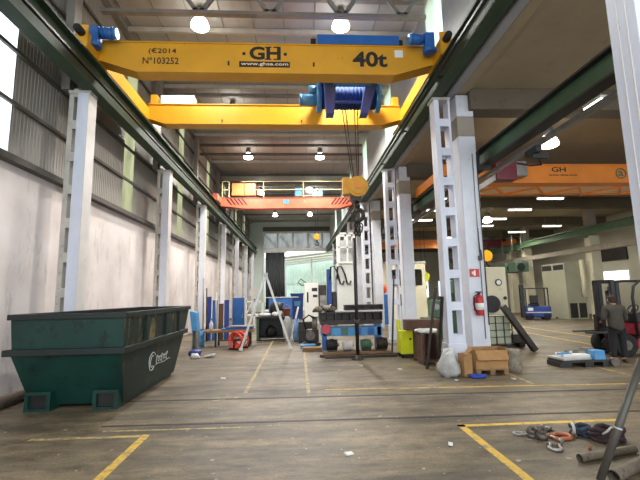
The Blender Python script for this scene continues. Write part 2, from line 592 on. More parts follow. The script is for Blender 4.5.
lc = clad_wall('cladding', -5.22, 1, ZL, ZR, YA, YB, strips, 'clad', wl)
n_win = 0
for a, b in strips:
    n_win += 1
    MB().box(-5.235, -5.215, a, b, ZL, ZR).build('window_%d' % n_win, 'stripw' if b < 8 else 'stripg', kind=S)
MB().box(-5.2, -5.02, YA, YB, ZL - 0.1, ZL + 0.02).build('trim_1', 'ledge', kind=S)
g = MB()
for z in (5.35, 6.35, 8.1, 9.0):
    g.box(-5.19, -5.13, YA, YB, z - 0.035, z + 0.035)
g.build('trim_2', 'girt', kind=S)
MB().box(-5.2, -4.98, YA, YB, 0, 0.1).build('baseboard_left', 'conc', kind=S)

# roof of the main hall
rf = MB().box(-5.5, 4.3, -1.8, 44.3, 9.92, 10.05).build('ceiling', 'roof', kind=S)
sm = MB()
x = -4.9
while x < 3.7:
    sm.box(x - 0.012, x + 0.012, -1.8, 44, 9.895, 9.925)
    x += 0.92
sm.build('sheet_seams', 'seam', rf)
MB().box(-5.2, -5.0, YA, YB, 9.74, 9.92).build('trim_3', 'truss', kind=S)
for y in (2.5, 4.5, 6.5, 8.3, 11.3, 12.6, 14.6, 16.6, 19.2, 23.3, 26.0, 28.6, 31.2, 33.8, 36.4, 39.0, 41.6):
    p = MB().box(-5.2, 3.7, y - 0.05, y + 0.05, 9.76, 9.9)
    o = p.build('roof_purlin', 'purlin', rf)
trusses = [4.2, 9.7, 15.0, 20.3, 25.6, 30.9, 36.2]
for i, y in enumerate(trusses):
    t = T('roof_truss', ['pale roof truss out of view above the camera', 'roof truss with V struts above the front yellow girder', 'roof truss hidden above the rear yellow girder',
                         'dark roof truss between the yellow crane and the orange crane', 'roof truss just above the orange crane railing', 'roof truss beyond the orange crane',
                         'farthest roof truss near the glazed end wall'][i], 'roof truss', (0, y, 0), group='roof trusses')
    mm = 'truss' if i < 3 else 'dtruss'
    MB().box(-5.0, 3.6, -0.08, 0.08, 9.14, 9.23).build('bottom_chord', mm, t)
    MB().box(-5.0, 3.6, -0.07, 0.07, 9.63, 9.75).build('top_chord', mm, t)
    if 0 < i < 2:
        for k, px in enumerate((-2.5, -0.62, 1.3, 2.95)):
            wb = MB()
            for sgn in (-1, 1):
                wb.bar((px + sgn * 0.05, 0, 9.22), (px + sgn * 0.45, 0, 9.8), 0.1, 0.1, (0, 1, 0))
            wb.obox((px, 0, 9.26), (0.3, 0.1, 0.12))
            wb.build('strut', mm, t)

# right side: upper sheeting above the runway, concrete edge beam, side aisle shell
uppers = [(9.0 + 5.45 * k, 10.2 + 5.45 * k) for k in range(-2, 6)]
wr = clad_wall('wall_right', 3.78, -1, 7.35, ZR, YA, YB, uppers, 'cladr')
for a, b in uppers:
    n_win += 1
    MB().box(3.775, 3.795, a, b, 7.35, ZR).build('window_%d' % n_win, 'strip', kind=S)
MB().box(3.7, 3.93, -1.8, 44, 6.5, 7.35).build('trim_4', 'concb', kind=S, bevel=0.04)
MB().box(3.93, 4.2, -1.8, 44, 6.54, 7.3).box(4.2, 4.3, -1.8, 44, 6.58, 6.62).build('trim_8', 'aceil', kind=S, bevel=0.02)
MB().box(4.2, 21.5, -1.8, 45.6, 6.62, 6.85).build('ceiling_side_aisle', 'aceil', kind=S)
RY = [3.45 + 5.5 * k for k in range(8)]
for y in RY:
    MB().box(4.2, 21, y - 0.25, y + 0.25, 6.08, 6.62).build('trim_5', 'abeam', kind=S, bevel=0.02)  # darker copy of the ceiling concrete; shade on the faces is in the colour
far = MB().box(21, 21.3, -1.8, 45.6, 0, 6.85).build('wall_far_right', 'farwall', kind=S)
MB().box(4.3, 21, 45, 45.3, 0, 6.85).build('wall_aisle_end', 'farwall', kind=S)
# end wall of the main hall
we = MB()
we.box(-5.5, -3.72, 44, 44.3, 0, 9.92).box(-3.72, 4.3, 44, 44.3, 8.85, 9.92)
we.build('wall_end', 'endwall', kind=S)
MB().box(-3.72, 4.1, 43.85, 44.05, 8.85, 9.35).build('trim_6', 'dtruss', kind=S)
n_win += 1
wf = MB()
wf.box(-3.72, 4.1, 43.9, 44.1, 8.65, 8.85).box(-3.72, 4.1, 43.9, 44.1, 6.55, 6.95)
for x in (-3.66, -2.1, -0.4, 1.3, 2.9, 4.04):
    wf.box(x - 0.08, x + 0.08, 43.92, 44.08, 6.9, 8.7)
for x in (-3.6, -2.1, 1.3):
    wf.bar((x, 44.15, 8.65), (x + 1.5, 44.15, 6.95), 0.08, 0.08)
wfo = wf.build('window_%d' % n_win, 'white', kind=S)
MB().box(-3.66, 4.04, 44.0, 44.02, 6.95, 8.65).build('pane', 'glass', wfo)
MB().box(-3.75, -3.55, 43.9, 44.1, 0, 6.6).build('trim_7', 'white', kind=S)

# yard beyond the open end, with a canopy
MB().box(-30, 45, 46, 90, -0.25, -0.02).build('ground', 'yard', kind=S)
cw = MB()
ribs_mb = MB()
n0 = 40
vs = []
for i in range(n0 * 2 + 1):
    xx = -9 + i * 0.2
    vs += [(xx, 60 + (0.05 if i % 2 else 0), 0), (xx, 60 + (0.05 if i % 2 else 0), 7.4)]
ribs_mb.add(vs, [(2 * i, 2 * i + 2, 2 * i + 3, 2 * i + 1) for i in range(n0 * 2)])
ribs_mb.build('wall_yard', 'yardsheet', kind=S)
can = T('canopy', 'pale steel canopy over the yard beyond the end wall', 'canopy', (0, 0, 0))
MB().box(-8.8, 7, 59.9, 60.2, 3.4, 3.55).build('rail', 'galv', can)
rfm = MB()
for i in range(4):
    y = 47 + i * 3.6
    rfm.bar((-1.6, y, 6.1), (7, y, 7.0), 0.16, 0.22)
rfm.build('rafter', 'galv', can)
MB().add([(-1.6, 46.2, 6.25), (7.5, 46.2, 7.2), (7.5, 59, 7.2), (-1.6, 59, 6.25)], [(0, 1, 2, 3)]).build('roof_sheet', 'stripg', can)
MB().cyl((1.9, 50, 0), (1.9, 50, 6.4), 0.12).cyl((-1.4, 50, 0), (-1.4, 50, 6.1), 0.1).build('post', 'galv', can)
rnd = random.Random(3)
def bush(c, s, n, label, group='bushes in the yard'):
    mb = MB()
    for i in range(n):
        a, b = rnd.uniform(0, 6.28), math.acos(rnd.uniform(-0.3, 1))
        rr = rnd.uniform(0.6, 1.0)
        p = Vector((math.sin(b) * math.cos(a) * s[0] * rr, math.sin(b) * math.sin(a) * s[1] * rr, (math.cos(b) * rr * 0.8 + 0.3) * s[2]))
        q = Euler((rnd.uniform(0, 3), rnd.uniform(0, 3), rnd.uniform(0, 3))).to_matrix()
        k = rnd.uniform(0.12, 0.25)
        mb.add([p + q @ Vector(v) * k for v in ((-1, 0, 0), (0, -0.5, 0.1), (1, 0, 0), (0, 0.5, 0.1))], [(0, 1, 2, 3)])
    r = T('bush', label, 'bush', c, group=group)
    mb.build('foliage', 'leaf', r)
    MB().cyl((0, 0, 0), (0, 0, s[2] * 0.6), 0.06).build('stem', 'wood', r)
bush((-5.6, 50, -0.02), (1.9, 1.0, 2.0), 420, 'broad green bush in the yard behind the white rack')
bush((-2.2, 53, -0.02), (1.3, 1.0, 2.0), 260, 'lower green bush in the yard behind the dark curtain')

# ---------------------------------------------------------------- laced steel columns
def left_column():
    t = T('steel_column', '', 'column', (0, 0, 0), group='white laced steel columns along the left wall')
    MB().box(-4.6, -4.38, -0.16, -0.14, 0, 6.2).box(-4.6, -4.38, 0.14, 0.16, 0, 6.2).box(-4.5, -4.48, -0.14, 0.14, 0, 6.2).build('inner_chord', 'column', t)
    MB().box(-4.38, -4.36, -0.17, 0.17, 0, 6.2).build('flange', 'colbeige', t)  # chord white tinted beige; light falling differently on this face is in the colour
    MB().box(-4.8, -4.7, -0.12, 0.12, 0, 6.2).build('outer_chord', 'colold', t)
    for k in range(9):
        z = 0.35 + k * 0.72
        for y in (-0.13, 0.13):
            MB().box(-4.7, -4.6, y - 0.01, y + 0.01, z, z + 0.2).build('batten', 'colold', t)  # greyer than the inner chord: shade and rust are both in the colour
    MB().box(-4.8, -4.34, -0.16, 0.16, 6.2, 6.26).build('head_plate', 'colold', t)
    MB().box(-4.98, -4.8, -0.14, 0.14, 6.3, 9.75).build('upper_shaft', 'truss', t)
    return t
lab = ['first white laced column, rising just behind the near end of the green skip',
       'second white laced column, at the far end of the green skip', 'third white laced column, just past the far end of the skip',
       'fourth white laced column, beside the leaning blue sheets', 'fifth white laced column, beyond the tall blue cabinet',
       'sixth white laced column, near the corner of the end wall', 'last white laced column, hard against the end wall']
c0 = left_column()
for i in range(7):
    o = c0 if i == 0 else copy_tree(c0)
    o.location = (-0.1, 8.52 + 5.5 * i, 0)
    o['label'] = lab[i]

def right_column():
    t = T('steel_column', '', 'column', (0, 0, 0), group='white laced steel columns along the right runway')
    MB().box(3.32, 3.44, -0.165, 0.165, 0.12, 6.32).build('inner_chord', 'column', t, bevel=0.008)
    MB().box(3.313, 3.32, -0.06, -0.045, 0.62, 6.32).box(3.313, 3.32, 0.045, 0.06, 0.62, 6.32).build('seam', 'colbeige', t)
    MB().box(3.66, 3.71, -0.15, 0.15, 0.12, 6.32).build('outer_chord', 'column', t)
    for k in range(8):
        z = 0.62 + k * 0.72
        for y in (-0.13, 0.13):
            MB().box(3.44, 3.66, y - 0.012, y + 0.012, z, z + 0.19).build('batten', 'column', t)
    MB().box(3.3, 3.72, -0.18, 0.18, 0.12, 0.62).build('foot_casing', 'column', t, bevel=0.01)
    MB().box(3.27, 3.75, -0.24, 0.24, 0, 0.12).build('base_plate', 'colold', t)
    MB().box(3.28, 3.72, -0.17, 0.17, 6.32, 6.38).build('head_plate', 'colold', t)
    return t
labr = ['white laced column at the right edge, nearest the camera', 'white laced column standing beside the fire extinguisher pillar',
        'white laced column behind the lemon yellow cabinet', 'white laced column beside the long dark weldments', 'white laced column behind the white boring mill',
        'white laced column near the far end of the right runway', 'farthest white laced column on the right runway']
r0 = right_column()
for i in range(7):
    o = r0 if i == 0 else copy_tree(r0)
    o.location = (0, 3.48 + 5.42 * i, 0)
    o['label'] = labr[i]
pil = ['white concrete pillar at the right edge, behind the nearest laced column', 'white concrete pillar carrying the fire extinguisher',
       'white concrete pillar behind the lemon yellow cabinet', 'white concrete pillar behind the long dark weldments',
       'white concrete pillar behind the boring mill', 'white concrete pillar near the far end of the runway', 'farthest white concrete pillar on the runway row']
for i in range(7):
    t = T('concrete_pillar', pil[i], 'pillar', (4.11, 3.66 + 5.42 * i, 0), group='white concrete pillars behind the laced columns')
    MB().box(-0.21, 0.21, -0.25, 0.25, 0, 5.45).build('shaft', 'concol', t, bevel=0.02)
    MB().box(-0.21, 0.21, -0.25, 0.25, 5.45, 5.95).build('bare_band', 'conc', t, bevel=0.02)
    MB().box(-0.21, 0.21, -0.25, 0.25, 5.95, 6.5).build('head', 'concol', t, bevel=0.02)
farcol = ['cream pillar beside the grey enclosure', 'cream pillar behind the blue forklift', 'cream pillar beyond the blue forklift', 'farthest cream pillar on the far runway row']
for i, y in enumerate((22.4, 29.2, 31.3, 35.5)):
    t = T('concrete_pillar', farcol[i], 'pillar', (17.6, y, 0), group='cream pillars under the far runway')
    MB().box(-0.3, 0.3, -0.25, 0.25, 0, 4.9).build('shaft', 'cream', t, bevel=0.02)
    MB().box(-0.25, 0.25, -0.22, 0.22, 4.9, 6.62).build('bare_head', 'conc', t, bevel=0.02)

# ---------------------------------------------------------------- runway beams
def ibeam(mb, x, y0, y1, z0, z1, wd, tf=0.04, tw=0.03):
    mb.box(x - wd / 2, x + wd / 2, y0, y1, z1 - tf, z1).box(x - wd / 2, x + wd / 2, y0, y1, z0, z0 + tf)
    mb.box(x - tw / 2, x + tw / 2, y0, y1, z0 + tf, z1 - tf)
    return mb
t = T('crane_runway_beam', 'dark green runway beam of the yellow crane on the left columns', 'runway beam', (0, 0, 0), group='dark green runway beams of the main hall')
ibeam(MB(), -4.46, -3.5, 43.5, 6.26, 6.92, 0.3).build('beam', 'green', t)
MB().box(-4.85, -4.62, -3.5, 43.5, 6.86, 6.9).build('walkway_plate', 'green', t)
MB().box(-4.5, -4.42, -3.5, 43.5, 6.92, 6.99).build('rail', 'rail', t)
MB().box(-4.3, -4.24, -3.5, 43.5, 6.45, 6.5).build('conductor_bar', 'black', t)
t = T('crane_runway_beam', 'dark green runway beam of the yellow crane on the right columns', 'runway beam', (0, 0, 0), group='dark green runway beams of the main hall')
ibeam(MB(), 3.4, -3.5, 43.5, 6.38, 6.92, 0.28).build('beam', 'green', t)
MB().box(3.36, 3.44, -3.5, 43.5, 6.92, 6.99).build('rail', 'rail', t)
MB().box(3.14, 3.2, -3.5, 43.5, 6.52, 6.58).build('conductor_bar', 'black', t)
for k in range(8):
    MB().box(3.2, 3.385, 2.1 + 3 * k, 2.13 + 3 * k, 6.52, 6.57).build('bracket', 'black', t)
t = T('aisle_runway_beam', 'dark green runway beam bracketed to the near pillars of the side aisle', 'runway beam', (0, 0, 0), group='runway beams of the side aisle')
MB().box(4.605, 4.635, 2.0, 43, 4.8, 5.16).build('web', 'greenw', t)
for z0, z1 in ((4.76, 4.8), (5.16, 5.2)):
    MB().box(4.49, 4.75, 2.0, 43, z0, z1).build('flange', 'black', t)
MB().box(4.58, 4.66, 2.0, 43, 5.2, 5.26).build('rail', 'rail', t)
MB().box(4.8, 4.92, 2.0, 43, 4.62, 4.7).build('cable_rail', 'steel', t)
for k in range(7):
    y = 3.43 + 5.42 * k
    if k:
        MB().box(4.35, 4.66, y + 0.02, y + 0.12, 4.64, 4.76).box(4.3, 4.36, y - 0.06, y - 0.02, 4.6, 5.05).build('bracket', 'black', t)
t = T('aisle_runway_beam', 'mid green runway beam on the far cream pillars of the side aisle', 'runway beam', (0, 0, 0), group='runway beams of the side aisle')
ibeam(MB(), 17.1, 8, 43, 4.95, 5.35, 0.3).build('beam', 'greenl', t)
MB().box(17.06, 17.14, 8, 43, 5.35, 5.4).build('rail', 'rail', t)
MB().box(17.12, 17.28, 8, 43, 3.95, 4.25).build('lower_beam', 'conc', t)
for y in (22.4, 29.2, 31.3, 35.5):
    MB().box(16.95, 17.3, y - 0.15, y + 0.15, 4.8, 4.95).build('bracket', 'greenl', t)

# ---------------------------------------------------------------- yellow 40 t crane
cr = T('overhead_crane', 'yellow double girder overhead crane marked 40t across the main hall', 'crane', (0, 0, 0))
def girder(name, y, mat, xa, xb, ta, tb, z0, z1, ze, dep=0.5, parent=None):
    """box girder whose underside rises towards both ends"""
    poly = [(xa, ze), (ta, z0), (tb, z0), (xb, ze), (xb, z1), (xa, z1)]
    mb = MB().prism(poly, 'y', y, y + dep)
    mb.box(xa, xb, y - 0.03, y + dep + 0.03, z1, z1 + 0.025)
    q = [(xa, ze), (ta, z0), (tb, z0), (xb, ze), (xb, ze - 0.025), (tb, z0 - 0.025), (ta, z0 - 0.025), (xa, ze - 0.025)]
    mb.prism(q, 'y', y - 0.03, y + dep + 0.03)
    return mb.build(name, mat, parent)
g1 = girder('front_girder', 8.5, 'yellow', -4.4, 3.28, -3.55, 2.35, 6.81, 7.5, 7.08, 0.32, parent=cr)
g2 = girder('rear_girder', 11.5, 'yellow', -4.4, 3.28, -3.9, 2.7, 6.93, 7.52, 7.1, 0.32, parent=cr)
gh = lettering('brand_letters', 'GH', -1.03, -0.31, 7.13, 7.46, 8.5, 'ink', g1, 0.035)
sf = MB()
for xx in (-0.6, -0.405):
    for z in (7.13, 7.43):
        sf.box(xx - 0.075, xx + 0.075, 8.494, 8.4995, z, z + 0.028)
sf.box(-0.77, -0.68, 8.494, 8.4995, 7.25, 7.28)
sf.build('letter_serifs', 'ink', g1)
MB().box(-1.19, -1.12, 8.494, 8.4995, 7.24, 7.31).build('dot', 'ink', g1)
MB().box(-0.24, -0.17, 8.494, 8.4995, 7.24, 7.31).build('dot', 'ink', g1)
MB().box(-1.26, -0.1, 8.494, 8.4995, 6.945, 7.085).build('web_band', 'ink', g1)
lettering('web_address', 'www.ghsa.com', -1.22, -0.14, 6.965, 7.065, 8.493, 'orangep', g1, 0.01, 0.003)
lettering('capacity_mark', '40t', 1.36, 2.18, 6.99, 7.38, 8.5, 'ink', g1, 0.03)
lettering('year_mark', '(\u20ac2014', -3.3, -2.68, 7.22, 7.38, 8.5, 'ink', g1, 0.012)
lettering('serial_number', 'N\u00ba103252', -3.42, -2.62, 6.99, 7.15, 8.5, 'ink', g1, 0.012)
MB().box(2.36, 2.56, 8.49, 8.4995, 7.24, 7.42).build('notice_plate', 'white', g1)
for xx in (-1.5, 0.45):
    MB().box(xx - 0.02, xx + 0.02, 8.485, 8.4995, 6.98, 7.08).build('lug', 'dsteel', g1)
for xx in (-2.2, 0.2, 1.6):
    MB().box(xx - 0.02, xx + 0.02, 11.485, 11.4995, 6.98, 7.06).build('lug', 'dsteel', g2)
for sgn, xc in ((-1, -4.5), (1, 3.4)):
    e = MB().box(xc - 0.13, xc + 0.13, 8.0, 12.5, 7.02, 7.4).build('end_carriage', 'yellow', cr, bevel=0.01)
    for y in (8.2, 12.3):
        MB().cyl((xc - 0.06, y, 7.09), (xc + 0.06, y, 7.09), 0.1).build('wheel', 'dsteel', e)
    for y, d in ((8.0, -1), (12.5, 1)):
        b = MB().box(xc - 0.13, xc + 0.13, y - 0.02, y + 0.02, 7.05, 7.55 if d < 0 else 7.45)
        b.build('buffer_plate', 'yellow', e)
        MB().cyl((xc, y + d * 0.02, 7.36 if d < 0 else 7.3), (xc, y + d * 0.2, 7.36 if d < 0 else 7.3), 0.085).ball((xc, y + d * 0.2, 7.36 if d < 0 else 7.3), 0.085, (1, 0.5, 1)).build('buffer', 'rubber', e)
    xm = xc + (0.14 if sgn < 0 else -0.3)
    mt_ = MB().box(xm - 0.11, xm + 0.11, 8.14, 8.36, 7.22, 7.66)
    mt_.cyl((xm, 8.25, 7.2), (xm, 8.25, 7.34), 0.14)
    mt_.box(min(xm, xc), max(xm, xc), 8.2, 8.3, 7.25, 7.31)
    gb = mt_.build('drive_gearbox', 'blue', cr, bevel=0.02)
    d = 1 if sgn < 0 else -1
    mm = MB().cyl((xm + d * 0.13, 8.25, 7.54), (xm + d * 0.42, 8.25, 7.54), 0.12)
    for k in range(4):
        mm.cyl((xm + d * (0.17 + k * 0.07), 8.25, 7.54), (xm + d * (0.19 + k * 0.07), 8.25, 7.54), 0.13)
    mm.build('drive_motor', 'blue', gb)
    MB().cyl((xm + d * 0.42, 8.25, 7.54), (xm + d * 0.47, 8.25, 7.54), 0.115).build('fan_cover', 'bluel', gb)
for xx in (-4.25, 3.15):
    MB().box(xx - 0.1, xx + 0.1, 11.51, 11.81, 7.545, 7.85).build('stop_block', 'yellow', cr, bevel=0.01)
MB().box(-4.05, -3.05, 11.52, 11.6, 7.545, 7.84).box(-4.05, -3.05, 11.7, 11.85, 7.545, 7.84).box(-4.05, -3.05, 11.6, 11.7, 7.6, 7.84).build('electrical_cabinet', 'white', cr, bevel=0.01)
MB().box(-4.3, 3.2, 8.62, 8.68, 7.525, 7.57).build('trolley_rail', 'rail', cr)
MB().box(-4.3, 3.2, 11.62, 11.68, 7.545, 7.57).build('trolley_rail', 'rail', cr)

M['drumblue'] = paint('dull_dark_blue_drum', '#1d3f78', 0.85, var=0.15, scale=5)
tr = T('crane_trolley', 'blue hoist trolley with hanging frame on the yellow crane', 'hoist trolley', (0, 0, 0))
f_ = MB().box(0.55, 2.5, 8.55, 8.78, 7.6, 7.84).box(0.55, 2.5, 11.52, 11.78, 7.6, 7.84).box(0.7, 0.95, 8.78, 11.52, 7.58, 7.84).box(2.05, 2.3, 8.78, 11.52, 7.58, 7.84)
f_.build('frame', 'blue', tr, bevel=0.01)
for xx in (0.75, 2.25):
    for y in (8.65, 11.65):
        MB().cyl((xx - 0.05, y, 7.63), (xx + 0.05, y, 7.63), 0.06).build('wheel', 'dsteel', tr)
for xx in (0.46, 2.56):
    MB().box(xx - 0.06, xx + 0.06, 8.66, 8.84, 7.6, 7.8).build('buffer', 'rubber', tr)
for sgn, xt, xb_ in ((-1, 0.95, 0.93), (1, 2.13, 1.83)):
    MB().prism([(xt - 0.17, 7.58), (xt + 0.17, 7.58), (xb_ + 0.1, 6.45), (xb_ - 0.1, 6.45)], 'y', 9.75, 10.05).build('hanger_leg', 'blued', tr)
MB().box(1.02, 2.05, 9.7, 9.76, 7.2, 7.58).build('cross_plate', 'blue', tr)
MB().box(0.98, 2.0, 10.05, 10.12, 6.9, 6.96).build('tie_bar', 'blued', tr)
dr = MB().cyl((0.75, 10.6, 7.3), (2.3, 10.6, 7.3), 0.3, 24)
for k in range(12):
    dr.cyl((0.9 + k * 0.1, 10.6, 7.3), (0.95 + k * 0.1, 10.6, 7.3), 0.315, 24)
dr.build('rope_drum', 'drumblue', tr)
MB().cyl((0.62, 10.6, 7.3), (0.75, 10.6, 7.3), 0.4, 24).cyl((2.3, 10.6, 7.3), (2.42, 10.6, 7.3), 0.4, 24).build('drum_flange', 'bluel', tr)
MB().cyl((0.2, 10.5, 7.2), (0.62, 10.5, 7.2), 0.15).cyl((0.14, 10.5, 7.2), (0.2, 10.5, 7.2), 0.16).build('hoist_motor', 'bluel', tr)
MB().cyl((0.4, 10.55, 7.5), (0.62, 10.55, 7.5), 0.14).build('brake', 'bluel', tr)
for xx in (1.35, 1.45, 1.72, 1.82):
    MB().cyl((xx, 10.75, 7.2), (xx * 0.4 + 1.08, 10.9, 5.05), 0.012, 6).build('wire_rope', 'black', tr)
# hook block hanging from the trolley
hk = T('hook_block', 'round yellow hook block hanging on ropes from the blue trolley', 'hook block', (1.75, 10.9, 4.76))
MB().cyl((0, -0.16, 0), (0, 0.16, 0), 0.3, 28).cyl((0, -0.19, 0), (0, -0.16, 0), 0.24, 28).build('sheave_casing', 'yellowd', hk, bevel=0.02)
MB().cyl((0, -0.22, 0), (0, -0.19, 0), 0.08).build('axle_cap', 'orangeb', hk)
MB().box(-0.42, -0.22, -0.12, 0.12, -0.22, 0.28).build('side_plate', 'yellowd', hk, bevel=0.02)
MB().box(-0.22, 0.1, -0.1, 0.1, -0.4, -0.26).build('crosshead', 'dsteel', hk)
MB().cyl((-0.02, 0, -0.4), (-0.02, 0, -0.62), 0.06).tube(arc((-0.02, 0, -0.8), 0.17, 100, -190, 14), [0.06] * 9 + [0.055, 0.05, 0.045, 0.04, 0.03, 0.02], 10).build('hook', 'dsteel', hk)
sg = T('chain_sling', 'dark chain sling bunched on the hook under the yellow block', 'chain sling', (1.73, 10.9, 3.81))
rnd = random.Random(5)
cm = MB()
def chain(mb, pts, link=0.05, r=0.012):
    pts = [Vector(p) for p in pts]
    k = 0
    for a, b in zip(pts, pts[1:]):
        n = max(1, int((b - a).length / (link * 1.5)))
        d = (b - a).normalized()
        s1 = d.cross(Vector((0.3, 1, 0.1))).normalized()
        s2 = d.cross(s1)
        for i in range(n):
            c = a + (b - a) * ((i + 0.5) / n)
            s = s1 if k % 2 else s2
            k += 1
            mb.tube([c + d * (link * math.cos(t)) + s * (link * 0.55 * math.sin(t)) for t in [2 * math.pi * j / 8 for j in range(8)]], r, 5, closed=True)
for dx, ln in ((-0.06, 0.42), (0.05, 0.45), (0.14, 0.35), (-0.02, 0.4)):
    chain(cm, [(0, 0, 0.05), (dx, rnd.uniform(-0.06, 0.06), -0.2), (dx * 0.8, 0.02, -ln)], 0.07, 0.02)
cm.build('chain', 'black', sg)
po = T('steel_post', 'thin dark steel post with a round foot standing before the weldments', 'post', (1.62, 10.9, 0))
MB().cyl((0, 0, 0.03), (0, 0, 3.3), 0.05, 14).build('shaft', 'black', po)
MB().lathe([(0.001, 0), (0.17, 0), (0.17, 0.025), (0.08, 0.045), (0.06, 0.12), (0.001, 0.12)], n=22).build('foot', 'dsteel', po)
MB().cyl((0, 0, 0.9), (0, 0, 1.05), 0.065).build('collar', 'dsteel', po)

# ---------------------------------------------------------------- orange crane further down the main hall
oc = T('overhead_crane', 'faded orange crane with hand railing spanning the hall beyond the yellow one', 'crane', (0, 0, 0))
og = girder('girder', 22.8, 'orange', -4.4, 3.3, -3.0, 2.6, 6.84, 7.42, 7.02, 0.6, oc)
for xc in (-4.46, 3.4):
    e = MB().box(xc - 0.14, xc + 0.14, 21.6, 24.6, 7.05, 7.42).build('end_carriage', 'orange', oc, bevel=0.01)
    for y in (21.85, 24.35):
        MB().cyl((xc - 0.06, y, 7.1), (xc + 0.06, y, 7.1), 0.11).build('wheel', 'dsteel', e)
for s0, sgn in ((-4.1, 1), (2.35, -1)):
    st = MB()
    for k in range(5):
        xx = s0 + k * 0.22
        st.prism([(xx, 7.42), (xx + 0.1, 7.42), (xx + 0.1 + sgn * 0.3, 7.03), (xx + sgn * 0.3, 7.03)], 'y', 22.785, 22.7995)
    st.build('hazard_stripes', 'ink', og)
M['orangec'] = paint('orange_cabinet_paint', '#dd7a3e', 0.5, var=0.06)
rl = MB()
for z in (7.95, 8.45):
    rl.box(-3.9, 2.85, 22.84, 22.88, z - 0.02, z + 0.02)
for xx in (-4.3, -3.9, -1.9, 0.45, 2.8):
    rl.box(xx - 0.025, xx + 0.025, 22.84, 22.9, 7.5, 8.45)
rl.box(-4.3, -3.2, 22.84, 22.88, 8.43, 8.47).box(-4.3, -3.2, 22.84, 22.88, 7.93, 7.97)
rl.build('hand_railing', 'yellow', oc)
M['palerail'] = paint('pale_yellow_railing_paint', '#e3d3a2', 0.5, var=0.05)
oc.children[-1].data.materials[0] = M['palerail']
MB().box(-3.75, -3.05, 22.82, 23.3, 7.6, 8.35).box(-3.02, -2.35, 22.82, 23.3, 7.6, 8.35).build('electrical_cabinet', 'orangec', oc, bevel=0.02)
MB().box(-3.8, -2.3, 22.9, 23.3, 7.5, 7.6).build('cabinet_base', 'black', oc)
MB().box(-0.75, -0.4, 22.78, 22.7995, 7.08, 7.32).build('notice_plate', 'bluel', og)
wh = T('hook_block', 'small yellow hook block hanging from the orange crane before the glazed band', 'hook block', (1.22, 23.3, 5.16), group='yellow hook blocks in the far hall')
MB().cyl((0, -0.08, 0), (0, 0.08, 0), 0.19, 20).build('sheave_casing', 'yellowd', wh, bevel=0.02)
MB().cyl((0, 0, -0.18), (0, 0, -0.3), 0.04).tube(arc((0, 0, -0.4), 0.1, 90, -180, 12), 0.035, 8).build('hook', 'dsteel', wh)
for d in (-0.08, 0.08):
    MB().cyl((d, 0, 0.15), (d, 0, 7.55 - 5.16), 0.012, 6).build('wire_rope', 'black', wh)
oh = T('crane_hoist', 'pale blue hoist sitting on the orange crane', 'hoist', (0.8, 23.1, 7.56))
MB().ball((0, 0, 0.33), 0.3, (1.1, 1, 1), 18).build('drum_casing', 'galv', oh)
MB().box(0.5, 0.8, -0.2, 0.2, 0.0, 0.4).build('brake', 'bluel', oh, bevel=0.02)
MB().box(-0.85, -0.45, -0.2, 0.2, 0.0, 0.5).build('gearbox', 'bluel', oh, bevel=0.02)
MB().box(-0.85, 0.8, -0.25, 0.25, -0.02, 0.05).build('bed', 'steel', oh)

# ---------------------------------------------------------------- cranes in the side aisle
ac = T('overhead_crane', 'bright orange crane with dark red trolley box across the near side aisle', 'crane', (0, 0, 0))
ag = MB().box(4.8, 16.6, 12.4, 12.8, 5.33, 5.93).build('girder', 'orangeb', ac)
MB().box(4.75, 16.65, 12.36, 12.84, 5.3, 5.345).box(4.75, 16.65, 12.36, 12.84, 5.91, 5.95).build('flange', 'orangeb', ag)
sp = MB().box(5.0, 16.8, 12.84, 13.85, 5.31, 5.33)
sp.build('walkway_plate', 'orangep', ac)  # orange lightened: the light on this underside is put into the colour
br = MB()
xx = 5.4
while xx < 16:
    br.bar((xx, 12.9, 5.28), (xx + 0.75, 13.8, 5.28), 0.08, 0.05).bar((xx + 0.75, 13.8, 5.28), (xx + 1.5, 12.9, 5.28), 0.08, 0.05)
    xx += 1.5
br.build('bracing', 'orangeb', ac)
MB().box(4.9, 16.8, 13.85, 14.0, 5.28, 5.6).build('rear_beam', 'orangeb', ac)
for xc in (4.62, 17.1):
    zc = 5.27 if xc < 10 else 5.41
    MB().box(xc - 0.14, xc + 0.14, 11.6, 14.2, zc, zc + 0.3).build('end_carriage', 'orangeb', ac, bevel=0.01)
lettering('brand_letters', 'GH', 8.62, 9.12, 5.69, 5.86, 12.4, 'ink', ag, 0.02)
lettering('web_address', 'www.ghsa.com', 8.5, 9.5, 5.53, 5.62, 12.4, 'ink', ag, 0.02)
MB().tube(arc((11.05, 12.39, 5.63), 0.17, 0, 360, 24)[:-1], 0.02, 6, closed=True).build('round_mark', 'mgreen', ag)
lettering('round_mark_letter', 'a', 10.95, 11.15, 5.53, 5.73, 12.4, 'mgreen', ag, 0.02)
at_ = T('crane_trolley', 'dark red trolley box with grey end on the near aisle crane', 'hoist trolley', (0, 0, 0))
MB().box(6.45, 7.15, 11.95, 12.34, 5.3, 5.9).build('body', 'sling', at_, bevel=0.02)
M['maroon'] = paint('maroon_trolley_paint', '#6d2230', 0.45, var=0.15)
at_.children[-1].data.materials[0] = M['maroon']
MB().box(7.15, 7.5, 11.95, 12.34, 5.42, 5.92).build('end_box', 'steel', at_, bevel=0.02)
MB().prism([(5.6, 4.95), (6.45, 5.5), (6.45, 5.3), (5.7, 4.85)], 'y', 12.0, 12.3).build('arm', 'steel', at_)
dc = T('overhead_crane', 'deep orange crane far down the side aisle', 'crane', (0, 0, 0))
dg_ = MB().box(4.8, 13.4, 31.0, 31.5, 5.28, 5.95).build('girder', 'orangeb', dc)
MB().box(4.75, 13.4, 30.96, 31.54, 5.6, 5.64).build('flange', 'orange', dg_)
